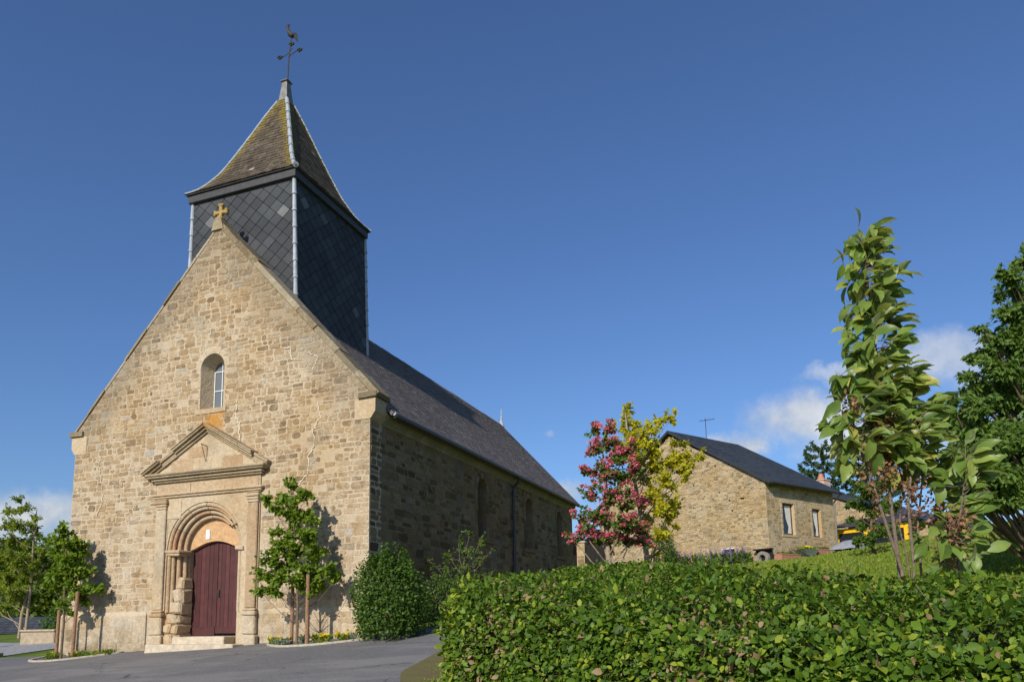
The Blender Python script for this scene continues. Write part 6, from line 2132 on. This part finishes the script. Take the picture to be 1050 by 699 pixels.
# -- things along the barn's foot
ms = thing('millstone', 'old ring shaped millstone leaning in a dark frame at the barn corner', 'millstone', B0 + GL * 0.25 - DL * 0.3 + V((0, 0, 2.75)))
mm = MB()
for i in range(24):
    a0, a1 = 2 * PI * i / 24, 2 * PI * (i + 1) / 24
    P = lambda r, a, w_: bg_(0.25 + r * math.cos(a), w_, 3.12 + r * math.sin(a))
    for (r0, w0_, r1, w1_) in ((0.36, -.32, 0.19, -.32), (0.19, -.32, 0.19, -.12), (0.36, -.12, 0.36, -.32)):
        mm.quad(P(r0, a0, w0_), P(r0, a1, w0_), P(r1, a1, w1_), P(r1, a0, w1_))
mm.build('ring', M['boxstone_dark'], ms)
mf = MB()
mf.box((-0.25, -0.11, 2.6), (0.72, -0.06, 3.55), 0.5, fn=bg_)
mf.box((-0.30, -0.36, 3.552), (0.77, -0.06, 3.62), 0.5, fn=bg_)
mf.build('frame', M['dark'], ms)
for (t0, t1, lb) in ((-0.3, 1.4, 'left long terracotta trough at the foot of the barn wall'), (3.1, 4.25, 'right terracotta trough at the foot of the barn wall')):
    z = H(*(bl_((t0 + t1) / 2, -0.7, 0).xy))
    tr = thing('terracotta_trough', lb, 'planter', bl_((t0 + t1) / 2, -0.7, z), 'terracotta troughs by the barn')
    q = MB()
    e = 0.05
    q.hexa([bl_(t0 + e, -0.88, z - .1), bl_(t1 - e, -0.88, z - .1), bl_(t1 - e, -0.52, z - .1), bl_(t0 + e, -0.52, z - .1), bl_(t0, -0.92, z + .27), bl_(t1, -0.92, z + .27), bl_(t1, -0.48, z + .27), bl_(t0, -0.48, z + .27)][::1])
    q.cbox((t0 - .02, -0.94, z + .272), (t1 + .02, -0.46, z + .32), 0.01, fn=bl_)
    q.build('trough', M['terracotta'], tr)
    rg = np.random.default_rng(int(t0 * 10) + 50)
    n = 160
    P = np.array([bl_(rg.uniform(t0, t1), rg.uniform(-.88, -.52), z + .32) for _ in range(n)])
    v, f, t = leaves(P, rvec(rg, n) * .7 + Z3, rvec(rg, n), .14 * rg.uniform(.6, 1.2, n), .5, rg.random(n))
    fast_mesh('plants', v, f, t, M['leaf_thorn'], tr)
z = H(*(bl_(2.2, -0.8, 0).xy))
wb = thing('wheelbarrow', 'grey green metal wheelbarrow planted with flowers between the troughs', 'wheelbarrow', bl_(2.2, -0.8, z))
q = MB()
t0, t1 = 1.5, 2.95
q.hexa([bl_(t0 + .35, -0.95, z + .12), bl_(t1 - .3, -0.95, z + .12), bl_(t1 - .3, -0.55, z + .12), bl_(t0 + .35, -0.55, z + .12), bl_(t0, -1.1, z + .42), bl_(t1, -1.1, z + .48), bl_(t1, -0.4, z + .48), bl_(t0, -0.4, z + .42)])
q.build('tray', M['zinctub'], wb)
q = MB()
for w_ in (-1.0, -0.5):
    q.tube([bl_(t0 - .5, w_, z + .38), bl_(t0 + .3, w_, z + .12), bl_(t1, -0.75, z + .12)], .022, 6)
    q.tube([bl_(t0 + .35, w_, z + .12), bl_(t0 + .25, w_, z - .1)], .02, 6)
q.build('handles', M['iron'], wb)
q = MB()
cc = bl_(t1 + .05, -0.75, z + .12)
for i in range(16):
    a0, a1 = 2 * PI * i / 16, 2 * PI * (i + 1) / 16
    q.tube([cc + DL * (.18 * math.cos(a0)) + V((0, 0, .18 * math.sin(a0))), cc + DL * (.18 * math.cos(a1)) + V((0, 0, .18 * math.sin(a1)))], .03, 6)
q.build('wheel', M['dark'], wb)
rg = np.random.default_rng(77)
n = 220
P = np.array([bl_(rg.uniform(t0 + .2, t1 - .1), rg.uniform(-1.0, -.5), z + .45) for _ in range(n)])
v, f, t = leaves(P, rvec(rg, n) * .7 + Z3, rvec(rg, n), .16 * rg.uniform(.6, 1.2, n), .5, rg.random(n)); fast_mesh('plants', v, f, t, M['leaf_young'], wb)
P = np.array([bl_(np.clip(rg.normal((t0 + t1) / 2 + .2, .15), t0 + .5, t1 - .3), np.clip(rg.normal(-.75, .08), -.9, -.6), z + .60) for _ in range(160)])
v, f, t = leaves(P, rvec(rg, 160), rvec(rg, 160), .08, .9, rg.random(160)); fast_mesh('petals', v, f, t, M['flower_yellow'], wb)
# tarpaulin over a heap
tm_ = MB()
z = H(*(bl_(5.8, -1.4, 0).xy))
nu, nv = 18, 10
rg = np.random.default_rng(5)
vs = []
for i in range(nu + 1):
    for j in range(nv + 1):
        a, b = i / nu, j / nv
        e = (math.sin(PI * a) ** .7) * (math.sin(PI * b) ** .6)
        vs.append(bl_(4.5 + 2.4 * a, -2.1 + 1.6 * b, z - .05 + .62 * e * (1 + .12 * math.sin(7 * a + 3 * b)) + rg.uniform(-.02, .02)))
tm_.add(vs, [(i * (nv + 1) + j, i * (nv + 1) + j + 1, (i + 1) * (nv + 1) + j + 1, (i + 1) * (nv + 1) + j) for i in range(nu) for j in range(nv)])
tag(tm_.build('tarpaulin_heap', M['tarp'], smooth=True), 'low heap under a grey tarpaulin near the yellow porch', 'heap')
